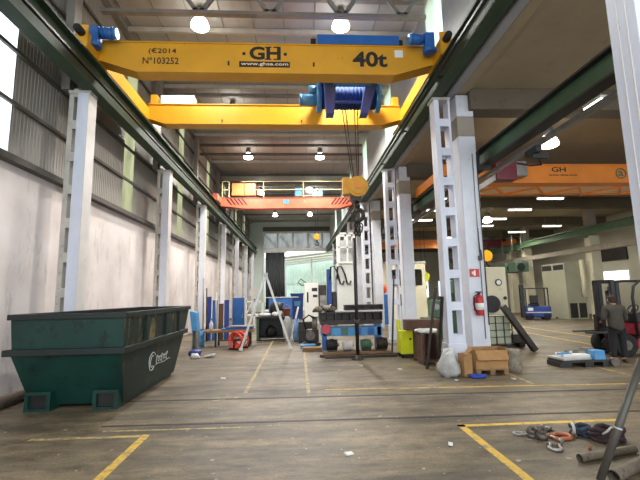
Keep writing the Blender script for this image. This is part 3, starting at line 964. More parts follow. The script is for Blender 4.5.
MB().box(13.4, 16.7, 31.0, 31.5, 5.3, 5.9).build('end_section', 'maroon', dc)
for xc in (4.62, 17.1):
    MB().box(xc - 0.14, xc + 0.14, 29.8, 32.6, 5.42, 5.75).build('end_carriage', 'orangeb', dc)
for k in range(3):
    MB().box(13.5 + k * 0.5, 13.7 + k * 0.5, 30.98, 30.999, 5.35, 5.9).build('stripe', 'orange', dc)
rl = MB()
for z in (6.3, 6.02):
    rl.box(12.5, 16.5, 30.98, 31.02, z - 0.02, z + 0.02)
for k in range(5):
    rl.box(12.5 + k, 12.55 + k, 30.98, 31.02, 5.9, 6.3)
rl.build('hand_railing', 'steel', dc)
for (x, y, z, lb) in ((12.6, 25.5, 4.07, 'yellow round hook block hanging beside the fire extinguisher pillar'), (8.96, 27.5, 2.83, 'small yellow hook block seen between two white laced columns')):
    h2 = T('hook_block', lb, 'hook block', (x, y, z), group='yellow hook blocks in the side aisle')
    MB().cyl((0, -0.15, 0), (0, 0.15, 0), 0.38, 22).build('sheave_casing', 'yellowd' if z > 3 else 'hiviz', h2, bevel=0.03)
    MB().cyl((0, 0, -0.38), (0, 0, -0.55), 0.06).tube(arc((0, 0, -0.72), 0.16, 90, -180, 12), 0.05, 8).build('hook', 'dsteel', h2)
    for d in (-0.15, 0.15):
        MB().cyl((d, 0, 0.3), (d, 0, 6.62 - z), 0.015, 6).build('wire_rope', 'black', h2)

# ---------------------------------------------------------------- lamps
def bell_lamp(ztop):
    t = T('pendant_lamp', '', 'lamp', (0, 0, 0))
    MB().lathe([(0.001, 0.3), (0.13, 0.3), (0.14, 0.32), (0.13, 0.52), (0.1, 0.58), (0.001, 0.58)], n=24).build('housing', 'lampshade', t)
    MB().lathe([(0.001, -0.02), (0.2, -0.01), (0.25, 0.02), (0.25, 0.07), (0.21, 0.18), (0.15, 0.27), (0.13, 0.3)], n=24).build('diffuser', 'lampglow', t)
    MB().cyl((0, 0, 0.58), (0, 0, ztop), 0.02, 8).build('stem', 'steel', t)
    return t
def light_for(t, e, z=-0.3, ang=165, col=(1, 0.965, 0.91), rad=0.25):
    l = bpy.data.lights.new('lamp_light', 'SPOT')
    l.energy, l.spot_size, l.spot_blend, l.color, l.shadow_soft_size = e, math.radians(ang), 0.6, col, rad
    o = bpy.data.objects.new('lamp_light', l)
    COL.objects.link(o)
    o.parent = t
    o.location = (0, 0, z)
spots = [(-2.65, 10.4, 'lit bell lamp over the web address side of the front yellow girder, left of two'), (1.34, 10.3, 'lit bell lamp above the blue trolley beam'),
         (-2.6, 21.2, 'lit bell lamp over the left part of the orange crane'), (1.37, 21.2, 'lit bell lamp over the right part of the orange crane'),
         (-2.0, 37.4, 'far lit bell lamp below the orange girder, left of two'), (1.33, 37.2, 'far lit bell lamp below the orange girder, right of two'),
         (-2.6, 15.8, 'lit bell lamp hidden behind the yellow girders, left'), (1.35, 15.8, 'lit bell lamp hidden behind the yellow girders, right'),
         (-2.6, 29.0, 'lit bell lamp hidden behind the orange girder, left'), (1.35, 29.0, 'lit bell lamp hidden behind the orange girder, right')]
b0 = bell_lamp(0.62)
for i, (x, y, lb) in enumerate(spots):
    o = b0 if i == 0 else copy_tree(b0)
    o.location, o['label'], o['group'] = (x, y, 9.28), lb, 'bell lamps under the main roof'
    light_for(o, LAMP_W)
ab = again(b0, 'lit bell lamp hanging by the near aisle runway beam', (6.95, 10.0, 5.65))
for c in kids(ab):
    if c.name.startswith('stem'):
        bpy.data.objects.remove(c)
MB().cyl((0, 0, 0.58), (0, 0, 0.97), 0.02, 8).build('stem', 'steel', ab)
ab['group'] = 'bell lamps in the side aisle'
for c in kids(ab):
    if c.type == 'LIGHT':
        bpy.data.objects.remove(c)
light_for(ab, LAMP_W * 0.35)
ab2 = again(ab, 'lit bell lamp beyond the crane trolley box in the side aisle', (10.9, 21.6, 5.65))
def tube_lamp():
    t = T('tube_light', '', 'tube light', (0, 0, 0), group='tube lights on the aisle ceiling')
    MB().box(-0.62, 0.62, -0.09, 0.09, 0.05, 0.12).build('housing', 'white', t)
    MB().box(-0.6, 0.6, -0.075, 0.075, 0, 0.05).build('tube', 'tubeglow', t, bevel=0.015)
    for d in (-0.45, 0.45):
        MB().cyl((d, 0, 0.12), (d, 0, 0.68), 0.012, 6).build('stem', 'steel', t)
    return t
tl = [(11.83, 17.3, 'long lit tube light just under the near aisle crane'), (11.77, 19.75, 'second lit tube light below the near aisle crane'),
      (11.8, 22.3, 'third lit tube light beside the far bell lamp'), (12.2, 24.7, 'short lit tube light beside the extinguisher pillar'),
      (17.0, 25.0, 'lit tube light just above the mid green runway'), (16.0, 27.5, 'lit tube light behind the deep orange crane end'),
      (7.4, 17.3, 'lit tube light seen between the middle white columns, nearest'), (7.4, 19.75, 'lit tube light seen between the middle white columns, second'),
      (7.4, 22.5, 'lit tube light seen between the middle white columns, third'), (6.9, 8.2, 'lit tube light behind the near aisle runway beam'),
      (16.0, 12.0, 'tube light above the red forklift side of the aisle'), (12.0, 30.0, 'tube light near the deep orange crane'), (12, 36, 'tube light at the far end of the aisle')]
t0 = tube_lamp()
for i, (x, y, lb) in enumerate(tl):
    o = t0 if i == 0 else copy_tree(t0)
    o.location, o['label'] = (x, y, 5.93), lb
    if y < 9:
        o.rotation_euler[2] = math.radians(90)
        o.scale = (0.45, 1, 1)
    light_for(o, TUBE_W, -0.05, 170, (1, 0.96, 0.84), 0.3)
# ---------------------------------------------------------------- green skip
def shear(o):
    for v in o.data.vertices:
        k = max(0.0, min(1.0, (-2.8 - v.co.x) / 1.8))
        v.co.x += 0.5 * k * max(0.0, v.co.y - 6.66) / 3.3
sk = T('skip', 'large green open steel skip against the left wall', 'skip', (0, 0, 0))
# cross section in x (left edge, right edge) at floor, rib and rim; front and back faces rake outward
def shell(x0, x1, y0, y1, z0, X0, X1, Y0, Y1, z1):
    return [(x0, y0, z0), (x1, y0, z0), (x1, y1, z0), (x0, y1, z0), (X0, Y0, z1), (X1, Y0, z1), (X1, Y1, z1), (X0, Y1, z1)]
lo = shell(-4.38, -2.87, 6.98, 9.6, 0.06, -4.52, -2.8, 6.66, 10.2, 0.93)
hi = shell(-4.52, -2.8, 6.7, 10.2, 0.93, -4.54, -2.78, 6.66, 10.5, 1.46)
MB().add(lo, [(0, 1, 5, 4), (0, 3, 2, 1)]).build('lower_front', 'skip', sk)
MB().add(hi, [(0, 1, 5, 4)]).build('upper_front', 'skip', sk)
MB().add(lo, [(1, 2, 6, 5), (3, 0, 4, 7), (2, 3, 7, 6)]).build('lower_side', 'skipside', sk)
MB().add(hi, [(1, 2, 6, 5), (3, 0, 4, 7), (2, 3, 7, 6)]).build('upper_side', 'skiprust', sk)
ins = MB()
e = 0.03
li = shell(-4.4 + e, -2.87 - e, 6.98 + e, 9.6 - e, 0.1, -4.54 + e, -2.78 - e, 6.66 + e, 10.5 - e, 1.45)
ins.add(li, [(0, 4, 5, 1), (1, 5, 6, 2), (3, 7, 4, 0), (2, 6, 7, 3), (0, 1, 2, 3)])
ins.build('inner_lining', 'skipd', sk)
rim = MB()
def ring(mb, X0, X1, Y0, Y1, z0, z1, t):
    mb.box(X0 - t, X1 + t, Y0 - t, Y0 + 0.02, z0, z1).box(X0 - t, X1 + t, Y1 - 0.02, Y1 + t, z0, z1)
    mb.box(X0 - t, X0 + 0.02, Y0, Y1, z0, z1).box(X1 - 0.02, X1 + t, Y0, Y1, z0, z1)
ring(rim, -4.54, -2.78, 6.66, 10.5, 1.44, 1.53, 0.04)
rim.build('rim', 'skipd', sk, bevel=0.01)
rb = MB()
ring(rb, -4.54, -2.8, 6.68, 10.2, 0.88, 0.98, 0.07)
rb.build('rib', 'skipd', sk, bevel=0.01)
for y in (7.6, 8.7, 9.6):
    MB().box(-2.8, -2.74, y - 0.04, y + 0.04, 0.98, 1.44).build('stiffener', 'skipside', sk)
for xx in (-4.15, -3.09):
    ft = MB()
    ft.box(xx - 0.2, xx - 0.14, 6.8, 7.05, 0, 0.3).box(xx + 0.14, xx + 0.2, 6.8, 7.05, 0, 0.3).box(xx - 0.14, xx + 0.14, 6.8, 7.05, 0.25, 0.3).box(xx - 0.14, xx + 0.14, 6.8, 7.05, 0, 0.04)
    fp = ft.build('fork_pocket', 'skip', sk)
    MB().box(xx - 0.14, xx + 0.14, 6.86, 7.05, 0.04, 0.25).build('opening', 'black', fp)  # black block gives the shaded inside of the pocket as colour
for xx in (-4.3, -2.97):
    MB().box(xx - 0.06, xx + 0.06, 7.1, 9.5, 0, 0.07).build('skid', 'skipd', sk)
def side_pt(y, z):
    k = (z - 0.06) / 0.87
    return (-2.87 + 0.07 * k + 0.008, y, z)
lg = MB()
lg.tube([side_pt(8.1 + 0.17 * math.cos(t) * (1 + 0.1 * math.sin(3 * t)), 0.53 + 0.17 * math.sin(t)) for t in [0.6 + 0.42 * i for i in range(13)]], 0.009, 5)
lg.tube([side_pt(8.1 + 0.09 * math.cos(t), 0.53 + 0.11 * math.sin(t)) for t in [0.9 + 0.4 * i for i in range(12)]], 0.008, 5)
for k in range(7):
    lg.tube([side_pt(8.36 + k * 0.1 + 0.04 * math.cos(t), 0.53 + (0.05 if k % 3 else 0.08) * math.sin(t)) for t in [0.3 + 0.55 * i for i in range(10)]], 0.007, 5)
lg.tube([side_pt(8.3 + 0.1 * i, 0.43 + 0.01 * math.sin(i)) for i in range(10)], 0.006, 5)
lg.build('chalk_mark', 'white', sk)

for c in kids(sk):
    shear(c)
# pipe along the left wall
solo(MB().cyl((0, -9, 0), (0, 0.15, 0), 0.09, 16).build('pipe', 'pipe'), 'dirty grey pipe lying along the foot of the left wall', 'pipe', (-4.86, 7.9, 0.09))

# ---------------------------------------------------------------- left rear work area
t = T('metal_locker', 'small blue cabinet with a slanted white edge, just past the skip', 'cabinet', (-3.4, 13.5, 0))
MB().prism([(-0.02, 0.65), (0.16, 0.65), (0.1, 1.25), (-0.12, 1.3)], 'y', -0.2, 0.2).build('body', 'bluel', t, bevel=0.01)
for dx in (-0.01, 0.12):
    MB().box(dx, dx + 0.03, -0.18, 0.18, 0, 0.65).build('leg', 'steel', t)
MB().prism([(-0.06, 0.6), (-0.0, 0.6), (-0.12, 1.4), (-0.2, 1.4)], 'y', -0.24, -0.2).build('edge_strip', 'white', t)
solo(MB().lump((0, 0, 0), (0.26, 0.24, 0.14), 3).build('sack', 'bag'), 'crumpled white sack on the floor at the far end of the skip', 'sack', (-2.95, 11.9, 0))
solo(MB().lump((0, 0, 0), (0.4, 0.3, 0.18), 4).build('sack', 'blued'), 'small dark blue sack on the floor beside the skip', 'sack', (-3.1, 12.5, 0))
solo(MB().prism([(0, 0), (0.32, 0.06), (0.3, 0.09), (0, 0.03)], 'y', -0.15, 0.15).build('board', 'galv'), 'pale bent sheet strip lying on the floor past the skip', 'sheet', (-2.75, 12.1, 0))

wb = T('workbench', 'low brown topped workbench with blue ends behind the hose reel', 'bench', (-2.45, 14.6, 0))
MB().box(-0.82, 0.9, -0.35, 0.35, 0.5, 0.58).build('top', 'wood', wb, bevel=0.01)
for xx in (-0.4, 0.75):
    for y in (-0.28, 0.28):
        MB().box(xx - 0.03, xx + 0.03, y - 0.03, y + 0.03, 0, 0.5).build('leg', 'dsteel', wb)
MB().box(-0.4, 0.75, 0.2, 0.24, 0.15, 0.2).build('rail', 'mgreen', wb)
dm = T('drum', 'blue steel drum at the left end of the low workbench', 'drum', (-3.5, 14.6, 0))
MB().lathe([(0.001, 0), (0.2, 0), (0.2, 0.18), (0.21, 0.2), (0.2, 0.22), (0.2, 0.38), (0.21, 0.4), (0.2, 0.42), (0.2, 0.58), (0.001, 0.58)], n=22).build('body', 'bluel', dm)
MB().lathe([(0.001, 0.58), (0.19, 0.58), (0.205, 0.6), (0.18, 0.6), (0.17, 0.585)], n=22).build('lid', 'blue', dm)
bt = T('bottle', 'white plastic bottle on the left end of the workbench', 'bottle', (-3.03, 14.4, 0.58))
MB().lathe([(0.001, 0), (0.07, 0), (0.07, 0.22), (0.03, 0.3), (0.03, 0.34), (0.001, 0.34)], n=16).build('body', 'white', bt)
MB().lathe([(0.001, 0.34), (0.035, 0.34), (0.035, 0.42), (0.001, 0.42)], n=12).build('cap', 'bluel', bt)
for i, (dx, ry, ln, mt_, lb) in enumerate(((0, 0.05, 1.1, 'blue', 'lowest of the blue steel sheets lying on the workbench'), (0.1, -0.06, 0.95, 'blued', 'middle of the blue steel sheets lying on the workbench'),
                                     (0.2, 0.03, 0.8, 'steel', 'topmost grey sheet lying on the workbench'))):
    solo(MB().obox((0, 0, 0.02), (ln, 0.5, 0.035)).build('steel_sheet', mt_), lb, 'sheet', (-2.15 + dx, 14.6, 0.585 + i * 0.042), ry, 'sheets on the workbench')
for i, (x, ln, mt_, lb) in enumerate(((-3.75, 1.75, 'blued', 'dark blue sheet leaning on the left wall, first of four'), (-3.5, 1.6, 'blue', 'blue sheet leaning second of four by the left wall'),
                                (-3.25, 1.45, 'cardd', 'brown board leaning third of four by the left wall'), (-3.02, 1.6, 'blued', 'blue sheet leaning nearest the tall blue cabinet'))):
    a = T('leaning_sheet', lb, 'sheet', (x, 16.6, 0), 0, 'sheets leaning by the left wall')
    MB().bar((0.14, 0, 0.0), (0.08, 0.35, ln), 0.2, 0.03, (0, 1, 0)).build('panel', mt_, a)
for i, (x, h, mt_, lb) in enumerate(((-3.72, 2.5, 'steel', 'tallest thin rod leaning by the left wall'), (-3.58, 2.1, 'dsteel', 'dark rod leaning beside the tallest thin rod'), (-3.2, 1.9, 'galv', 'pale rod leaning beside the brown board'))):
    solo(MB().cyl((0, 0, 0), (-0.1, 0.3, h), 0.025, 8).build('steel_rod', mt_), lb, 'rod', (x, 16.2, 0.0), 0, 'rods leaning by the left wall')
t = T('metal_locker', 'tall bright blue steel cabinet behind the workbench', 'cabinet', (-2.6, 18.2, 0))
MB().box(-0.26, 0.26, -0.25, 0.25, 0.05, 1.68).build('body', 'blue', t, bevel=0.01)
MB().box(-0.24, 0.24, -0.27, -0.25, 0.1, 1.64).build('door', 'blue', t, bevel=0.005)
MB().box(0.16, 0.19, -0.3, -0.27, 0.8, 0.95).build('handle', 'steel', t)
MB().box(0.262, 0.28, -0.25, 0.25, 0.05, 1.68).build('side_edge', 'white', t)
MB().box(-0.24, 0.24, -0.23, 0.23, 0, 0.05).build('plinth', 'black', t)
t = T('rack', 'low white steel rack between the blue cabinet and the A-frame', 'rack', (-2.2, 21, 0))
for xx in (-0.42, 0.0, 0.42):
    MB().box(xx - 0.05, xx + 0.05, -0.3, -0.2, 0, 1.48).build('post', 'white', t)
MB().box(-0.46, 0.46, -0.3, 0.3, 0.72, 0.8).build('shelf', 'white', t)
MB().box(-0.46, 0.46, -0.3, -0.24, 1.42, 1.5).build('rail', 'white', t)
MB().bar((-0.4, -0.25, 0.8), (-0.1, -0.25, 1.45), 0.05, 0.05).build('brace', 'white', t)
t = T('machine_guard', 'blue machine guard panel seen between the A-frame legs', 'guard panel', (-1.0, 25, 0))
MB().box(-0.75, 0.7, -0.2, 0.2, 0.4, 1.6).build('panel', 'blue', t, bevel=0.02)
MB().box(-1.0, 1.1, -0.25, -0.2, 1.6, 1.66).build('rail', 'galv', t)
for xx in (-0.7, 0.65):
    MB().box(xx - 0.05, xx + 0.05, -0.1, 0.1, 0, 0.4).build('foot', 'steel', t)
# spoked-wheel disc on the end wall
t = T('dish', 'round white disc mounted on a post beyond the blue cabinet', 'disc', (-3.15, 30, 0))
MB().cyl((0, -0.06, 1.95), (0, 0, 1.95), 0.42, 26).build('disc', 'white', t, bevel=0.01)
MB().cyl((0, 0.03, 0), (0, 0.03, 1.7), 0.05).build('post', 'steel', t)

hr = T('hose_reel', 'orange red hose coiled on a reel under the workbench', 'hose reel', (-1.98, 13.75, 0), math.radians(62))
for k in range(7):
    xx = -0.2 + k * 0.065
    r_ = 0.26 - 0.03 * (k % 3)
    MB().tube([(xx + 0.025 * math.sin(2 * t + k), r_ * math.cos(t), 0.31 + r_ * math.sin(t)) for t in [2 * math.pi * i / 22 for i in range(22)]], 0.026, 8, closed=True).build('coil', 'hose', hr)
MB().box(-0.27, -0.24, -0.2, 0.2, 0, 0.05).box(0.24, 0.27, -0.2, 0.2, 0, 0.05).box(-0.27, -0.24, -0.02, 0.02, 0, 0.34).box(0.24, 0.27, -0.02, 0.02, 0, 0.34).cyl((-0.27, 0, 0.31), (0.27, 0, 0.31), 0.03).build('stand', 'black', hr)

tp = T('lifting_gantry', 'tall pale steel A-frame with two splayed legs in mid hall', 'frame', (-1.03, 13.3, 0))
A = Vector((0, 0, 2.45))
for q in (Vector((-0.8, -0.12, 0.02)), Vector((0.82, -0.12, 0.02))):
    lm = MB().bar(A + (q - A) * 0.015, q, 0.07, 0.06, (0, 1, 0))
    lm.bar(A + (q - A) * 0.5, A + (q - A) * 0.54, 0.09, 0.08, (0, 1, 0)).bar(A + (q - A) * 0.97, q, 0.12, 0.1, (0, 1, 0))
    lm.build('leg', 'alu', tp)
MB().cyl((0, -0.12, 2.43), (0, 0.12, 2.43), 0.05).box(-0.07, 0.07, -0.05, 0.05, 2.36, 2.5).build('head', 'galv', tp)

bx = T('pallet_table', 'dark box table heaped with white sacks beyond the A-frame', 'table', (-0.95, 16.3, 0))
MB().box(-0.65, 0.6, -0.4, 0.4, 0.86, 0.92).build('top', 'dsteel', bx)
for xx in (-0.6, 0.55):
    MB().box(xx - 0.05, xx + 0.05, -0.38, 0.38, 0, 0.86).build('side', 'mgreen', bx)
MB().box(-0.6, 0.55, 0.3, 0.34, 0.1, 0.86).build('back', 'black', bx)
MB().box(-0.55, 0.5, -0.36, 0.3, 0.08, 0.14).build('shelf', 'dsteel', bx)
solo(MB().lump((0, 0, 0), (0.42, 0.4, 0.42), 12).build('tool_box', 'dsteel'), 'dark bundle on the shelf under the sack table', 'bundle', (-1.05, 16.2, 0.145))
for i, (x, w_, h, mt_, lb) in enumerate(((-1.3, 0.5, 0.14, 'bag', 'flat white sack on the left of the sack table'), (-0.88, 0.3, 0.16, 'bag', 'white sack in the middle of the sack table'),
                                   (-0.64, 0.16, 0.2, 'plastic', 'small grey sack at the right of the sack table'))):
    solo(MB().lump((0, 0, 0), (w_, 0.36, h), 20 + i).build('sack', mt_), lb, 'sack', (x, 16.12, 0.93), 0, 'sacks on the sack table')
t = T('motor', 'black motor with a domed cover behind the sacks on the table', 'motor', (-0.8, 16.62, 0.92))
MB().cyl((-0.22, 0, 0.28), (0.24, 0, 0.28), 0.26, 20).ball((-0.22, 0, 0.28), 0.26, (0.5, 1, 1)).build('body', 'black', t)
MB().box(-0.25, 0.25, -0.2, 0.2, 0, 0.06).build('base', 'dsteel', t)
t = T('bucket', 'terracotta bucket at the right end of the sack table', 'bucket', (-0.42, 16.0, 0.92))
MB().lathe([(0.001, 0), (0.11, 0), (0.15, 0.3), (0.165, 0.3), (0.165, 0.32), (0.135, 0.32), (0.1, 0.02), (0.001, 0.02)], n=20).build('body', 'terra', t)
MB().tube(arc((0, 0, 0.3), 0.155, 10, 170, 10), 0.008, 6).build('handle', 'steel', t)
solo(MB().lump((0, 0, 0), (0.36, 0.26, 0.9), 31, 0.25).build('sack', 'plastic'), 'tall limp grey sack hung over the right side of the sack table', 'sack', (-0.4, 15.6, 0))
solo(MB().lump((0, 0, 0), (0.3, 0.3, 0.8), 33, 0.25).build('sack', 'bluebag'), 'pale blue sack standing right of the sack table', 'sack', (-0.02, 15.5, 0))
solo(MB().bar((0, 0, 0.02), (0.3, 0.5, 1.25), 0.08, 0.02).build('board', 'white'), 'white strip leaning behind the terracotta bucket', 'strip', (-0.25, 16.6, 0))
solo(MB().obox((0, 0, 0.05), (0.5, 0.4, 0.1)).build('tray', 'bluel', bevel=0.01), 'flat light blue tray on the floor left of the weldments', 'tray', (0.35, 13.6, 0))
solo(MB().obox((0, 0, 0.06), (0.6, 0.35, 0.12)).build('board', 'wood', bevel=0.01), 'brown timber block on the floor before the blue tray', 'timber', (0.45, 12.75, 0))
# ---------------------------------------------------------------- end of the main hall
cu = T('strip_curtain', 'dark grey pleated curtain hanging in the end opening', 'curtain', (-2.35, 43.75, 0))
mb, n = MB(), 60
vs = []
for i in range(n + 1):
    xx = -1.05 + 2.1 * i / n
    yy = 0.1 * math.sin(i * 0.95)
    vs += [(xx, yy, 0.25), (xx, yy, 6.45)]
mb.add(vs, [(2 * i, 2 * i + 2, 2 * i + 3, 2 * i + 1) for i in range(n)], True)
cc = mb.build('cloth', 'curtain', cu)
s_ = cc.modifiers.new('thick', 'SOLIDIFY'); s_.thickness = 0.02
MB().box(-1.2, 1.2, -0.05, 0.16, 6.44, 6.56).build('rail', 'galv', cu)
t = T('waste_bin', 'dark blue bin with a pale plate near the end opening', 'bin', (0.0, 30, 0))
MB().prism([(-0.4, 0), (0.4, 0), (0.47, 1.75), (-0.47, 1.75)], 'y', -0.4, 0.4).build('body', 'blued', t, bevel=0.03)
MB().box(-0.5, 0.5, -0.43, 0.43, 1.75, 1.88).build('lid', 'blued', t, bevel=0.03)
MB().box(-0.22, 0.24, -0.425, -0.4, 0.95, 1.3).build('plate', 'bluel', t)
solo(MB().lump((0, 0, 0), (3.6, 0.8, 0.5), 40).build('hedge', 'lime'), 'low lime green pile beyond the dark curtain', 'pile', (-1.3, 47.5, 0))

mc = T('machine_cabinet', 'white machine cabinet with black openings beside the dark blue bin', 'machine', (0.86, 24, 0))
MB().box(-0.42, 0.42, -0.35, 0.35, 0, 2.45).build('body', 'white', mc, bevel=0.02)
for (x0, x1, z0, z1) in ((0.02, 0.34, 1.95, 2.15), (0.08, 0.34, 1.6, 1.75), (-0.28, -0.18, 1.3, 1.9)):
    MB().box(x0, x1, -0.36, -0.34, z0, z1).build('opening', 'black', mc)
MB().tube([(-0.3, -0.1, 2.45), (-0.62, -0.1, 2.7), (-0.8, -0.1, 2.5), (-0.55, -0.1, 2.3), (-0.2, -0.1, 2.35)], 0.03, 8).build('hose', 'black', mc)
bm = T('boring_mill', 'big white boring mill with a blue column and hanging hoses', 'machine', (2.9, 23.2, 0))
MB().box(-0.6, 0.6, -0.5, 0.5, 0, 3.5).build('housing', 'galv', bm, bevel=0.02)
M['millwhite'] = paint('pale_grey_mill_enamel', '#cfd2cd', 0.45, var=0.05, scale=1)
bm.children[-1].data.materials[0] = M['millwhite']
MB().box(-1.15, -0.9, -0.4, 0.2, 0, 3.2).build('column', 'blued', bm, bevel=0.02)
hs = MB().box(-0.88, -0.62, -0.3, 0.3, 0.0, 1.9)
hs.box(-1.65, -1.2, -0.3, 0.2, 0.9, 2.3)
hs.build('spindle_head', 'dsteel', bm, bevel=0.03)
MB().box(-1.6, -1.25, -0.5, -0.3, 1.1, 1.7).cyl((-1.42, -0.62, 1.5), (-1.42, -0.3, 1.5), 0.16).build('spindle', 'steel', bm)
for dx in (0, 0.4):
    MB().tube([(-1.0 + dx, -0.55, 2.6), (-0.95 + dx, -0.6, 3.3), (-0.75 + dx, -0.62, 3.35), (-0.55 + dx, -0.6, 2.9), (-0.42 + dx, -0.6, 2.35), (-0.28 + dx, -0.6, 2.3), (-0.2 + dx, -0.58, 2.5)], 0.05, 8).build('hose', 'black', bm)
pf = MB().box(-0.5, 0.5, -0.6, 0.4, 3.5, 3.6)
pf.build('platform', 'white', bm)
for xx in (-0.45, 0.05, 0.45):
    for y in (-0.55, 0.35):
        MB().box(xx - 0.05, xx + 0.05, y - 0.05, y + 0.05, 3.6, 5.3).build('frame_post', 'white', bm)
MB().box(-0.5, 0.5, -0.6, -0.5, 5.2, 5.3).box(-0.5, 0.5, 0.3, 0.4, 5.2, 5.3).box(-0.5, 0.5, -0.6, -0.5, 4.4, 4.48).build('frame_rail', 'white', bm)
MB().box(-0.35, 0.35, -0.2, 0.3, 3.6, 4.9).build('drive_box', 'galv', bm)
t = T('control_panel', 'small blue machine base behind the third laced column', 'machine', (4.9, 23, 0))
MB().box(-0.4, 0.4, -0.3, 0.3, 0, 1.7).build('body', 'blue', t, bevel=0.02)
MB().ball((0, -0.1, 2.0), 0.35, (1, 0.7, 0.9)).build('cover', 'hose', t)

# ---------------------------------------------------------------- weldments and machinery on the floor, mid hall
for i, (z, x0, x1, h, d, lb) in enumerate(((0.95, 0.66, 2.58, 0.26, 0.55, 'long dark welded beam lying on the blue trestle'), (1.26, 1.45, 2.62, 0.16, 0.4, 'dark beam lying on top of the long welded beam'))):
    t = T('welded_beam', lb, 'steel beam', (0, 12.3, z), 0, 'dark weldments on the blue trestle')
    ibm = MB().box(x0, x1, -d / 2, d / 2, h - 0.03, h).box(x0, x1, -d / 2, d / 2, 0, 0.03).box(x0, x1, -0.03, 0.03, 0.03, h - 0.03)
    ibm.build('beam', 'dsteel', t)
    n_ = 8 if i == 0 else 4
    for k in range(n_ + 1):
        xx = x0 + (x1 - x0 - 0.03) * k / n_
        MB().box(xx, xx + 0.03, -d / 2 + 0.02, d / 2 - 0.02, 0.03, h - 0.03).build('stiffener', 'dsteel', t)
solo(MB().obox((0, 0, 0.024), (1.5, 0.5, 0.045)).build('steel_plate', 'colbeige'), 'pale plate sandwiched between the two dark welded beams', 'plate', (1.9, 12.3, 1.211))
for i, (x, s, mt_, lb) in enumerate(((0.86, (0.4, 0.4, 0.2), 'shack', 'rusty casting on the left end of the long welded beam'), (0.5, (0.3, 0.35, 0.16), 'pipe', 'grey casting overhanging the left end of the long welded beam'))):
    solo(MB().lump((0, 0, 0), s, 50 + i, 0.3).build('casting', mt_), lb, 'casting', (x + 0.12, 12.3, 1.215), 0, 'castings on the welded beam')
tt = T('trestle', 'blue steel trestle carrying the long dark weldments', 'trestle', (1.62, 12.35, 0))
MB().box(-0.92, 0.94, -0.28, 0.28, 0.84, 0.945).build('top_beam', 'dsteel', tt)
MB().box(-0.9, 0.95, -0.26, 0.26, 0.5, 0.76).build('side_beam', 'bluel', tt, bevel=0.01)
for xx in (-0.7, -0.2, 0.2, 0.6):
    MB().box(xx - 0.09, xx + 0.09, -0.3, -0.26, 0.54, 0.74).build('cover_plate', 'blue' if xx > 0 else 'mgreen', tt)
for xx in (-0.8, 0.85):
    MB().box(xx - 0.06, xx + 0.06, -0.26, 0.26, 0, 0.84).build('leg', 'blue', tt)
for i, (x, y, s, mt_, lb) in enumerate(((1.0, 11.85, 0.15, 'black', 'black electric motor on the floor at the left under the trestle'), (1.45, 11.8, 0.13, 'colbeige', 'beige electric motor on the floor under the trestle'),
                                  (2.0, 11.85, 0.14, 'mgreen', 'teal electric motor on the floor right of the post'), (2.45, 11.8, 0.16, 'dsteel', 'dark gearbox on the floor at the right under the trestle'))):
    t = T('electric_motor', lb, 'motor', (x, y, 0.1), 0, 'motors on timbers under the trestle')
    b_ = MB().cyl((-s, 0, s + 0.03), (s, 0, s + 0.03), s, 18)
    for k in range(6):
        b_.cyl((-s + 0.03 + k * s * 0.33, 0, s + 0.03), (-s + 0.06 + k * s * 0.33, 0, s + 0.03), s * 1.07, 18)
    b_.build('casing', mt_, t)
    MB().box(-s * 0.8, s * 0.8, -s * 0.8, s * 0.8, 0, 0.05).build('foot', 'dsteel', t)
    MB().cyl((s, 0, s + 0.03), (s * 1.5, 0, s + 0.03), s * 0.3).build('shaft', 'steel', t)
    MB().box(-s * 0.4, s * 0.4, -s * 0.4, s * 0.4, s * 1.95, s * 2.35).build('terminal_box', mt_, t, bevel=0.01)
MB_ = solo(MB().cyl((0, -0.03, 0), (0, 0.03, 0), 0.14, 20).build('hand_wheel', 'flred'), 'small red wheel on the left end of the trestle', 'wheel', (0.85, 12.02, 0.72))
for i, (x0, x1, y, h, mt_, lb) in enumerate(((0.75, 2.7, 11.75, 0.1, 'wood', 'brown timber batten under the motors, rear one'), (0.62, 3.0, 11.45, 0.07, 'cardd', 'long dark batten on the floor, second from the front'),
                                    (0.75, 2.75, 11.2, 0.06, 'dsteel', 'frontmost long dark bar on the floor by the post foot'))):
    wd = 0.5 if i == 0 else 0.1
    solo(MB().box(x0, x1, -wd / 2, wd / 2, 0, h).build('timber_batten', mt_, bevel=0.008), lb, 'timber', (0, y + (0.06 if i == 0 else 0), 0), 0, 'battens on the floor before the trestle')
t = T('machine_part', 'dark worn gear housing on the floor left of the trestle', 'machine part', (0.5, 14.2, 0))
MB().box(-0.3, 0.3, -0.25, 0.25, 0.0, 0.12).box(-0.22, 0.24, -0.2, 0.2, 0.12, 0.55).build('housing', 'dsteel', t, bevel=0.03)
MB().cyl((-0.05, -0.3, 0.36), (-0.05, 0.2, 0.36), 0.16).build('bearing_ring', 'shack', t)
MB().cyl((0.1, 0, 0.55), (0.12, 0, 0.95), 0.1).cyl((0.12, 0, 0.95), (0.12, 0, 1.0), 0.15).build('shaft', 'steel', t)
MB().tube([(-0.2, -0.1, 0.55), (-0.3, -0.2, 0.9), (-0.1, -0.25, 1.05), (0.1, -0.15, 0.95)], 0.03, 8).build('hose', 'black', t)
t = T('toolbox', 'grey toolbox standing behind the dark gear housing', 'box', (0.35, 15.2, 0))
MB().box(-0.3, 0.3, -0.2, 0.2, 0.0, 0.75).build('body', 'dsteel', t, bevel=0.02)
MB().box(-0.3, 0.3, -0.22, -0.2, 0.4, 0.43).build('seam', 'black', t)

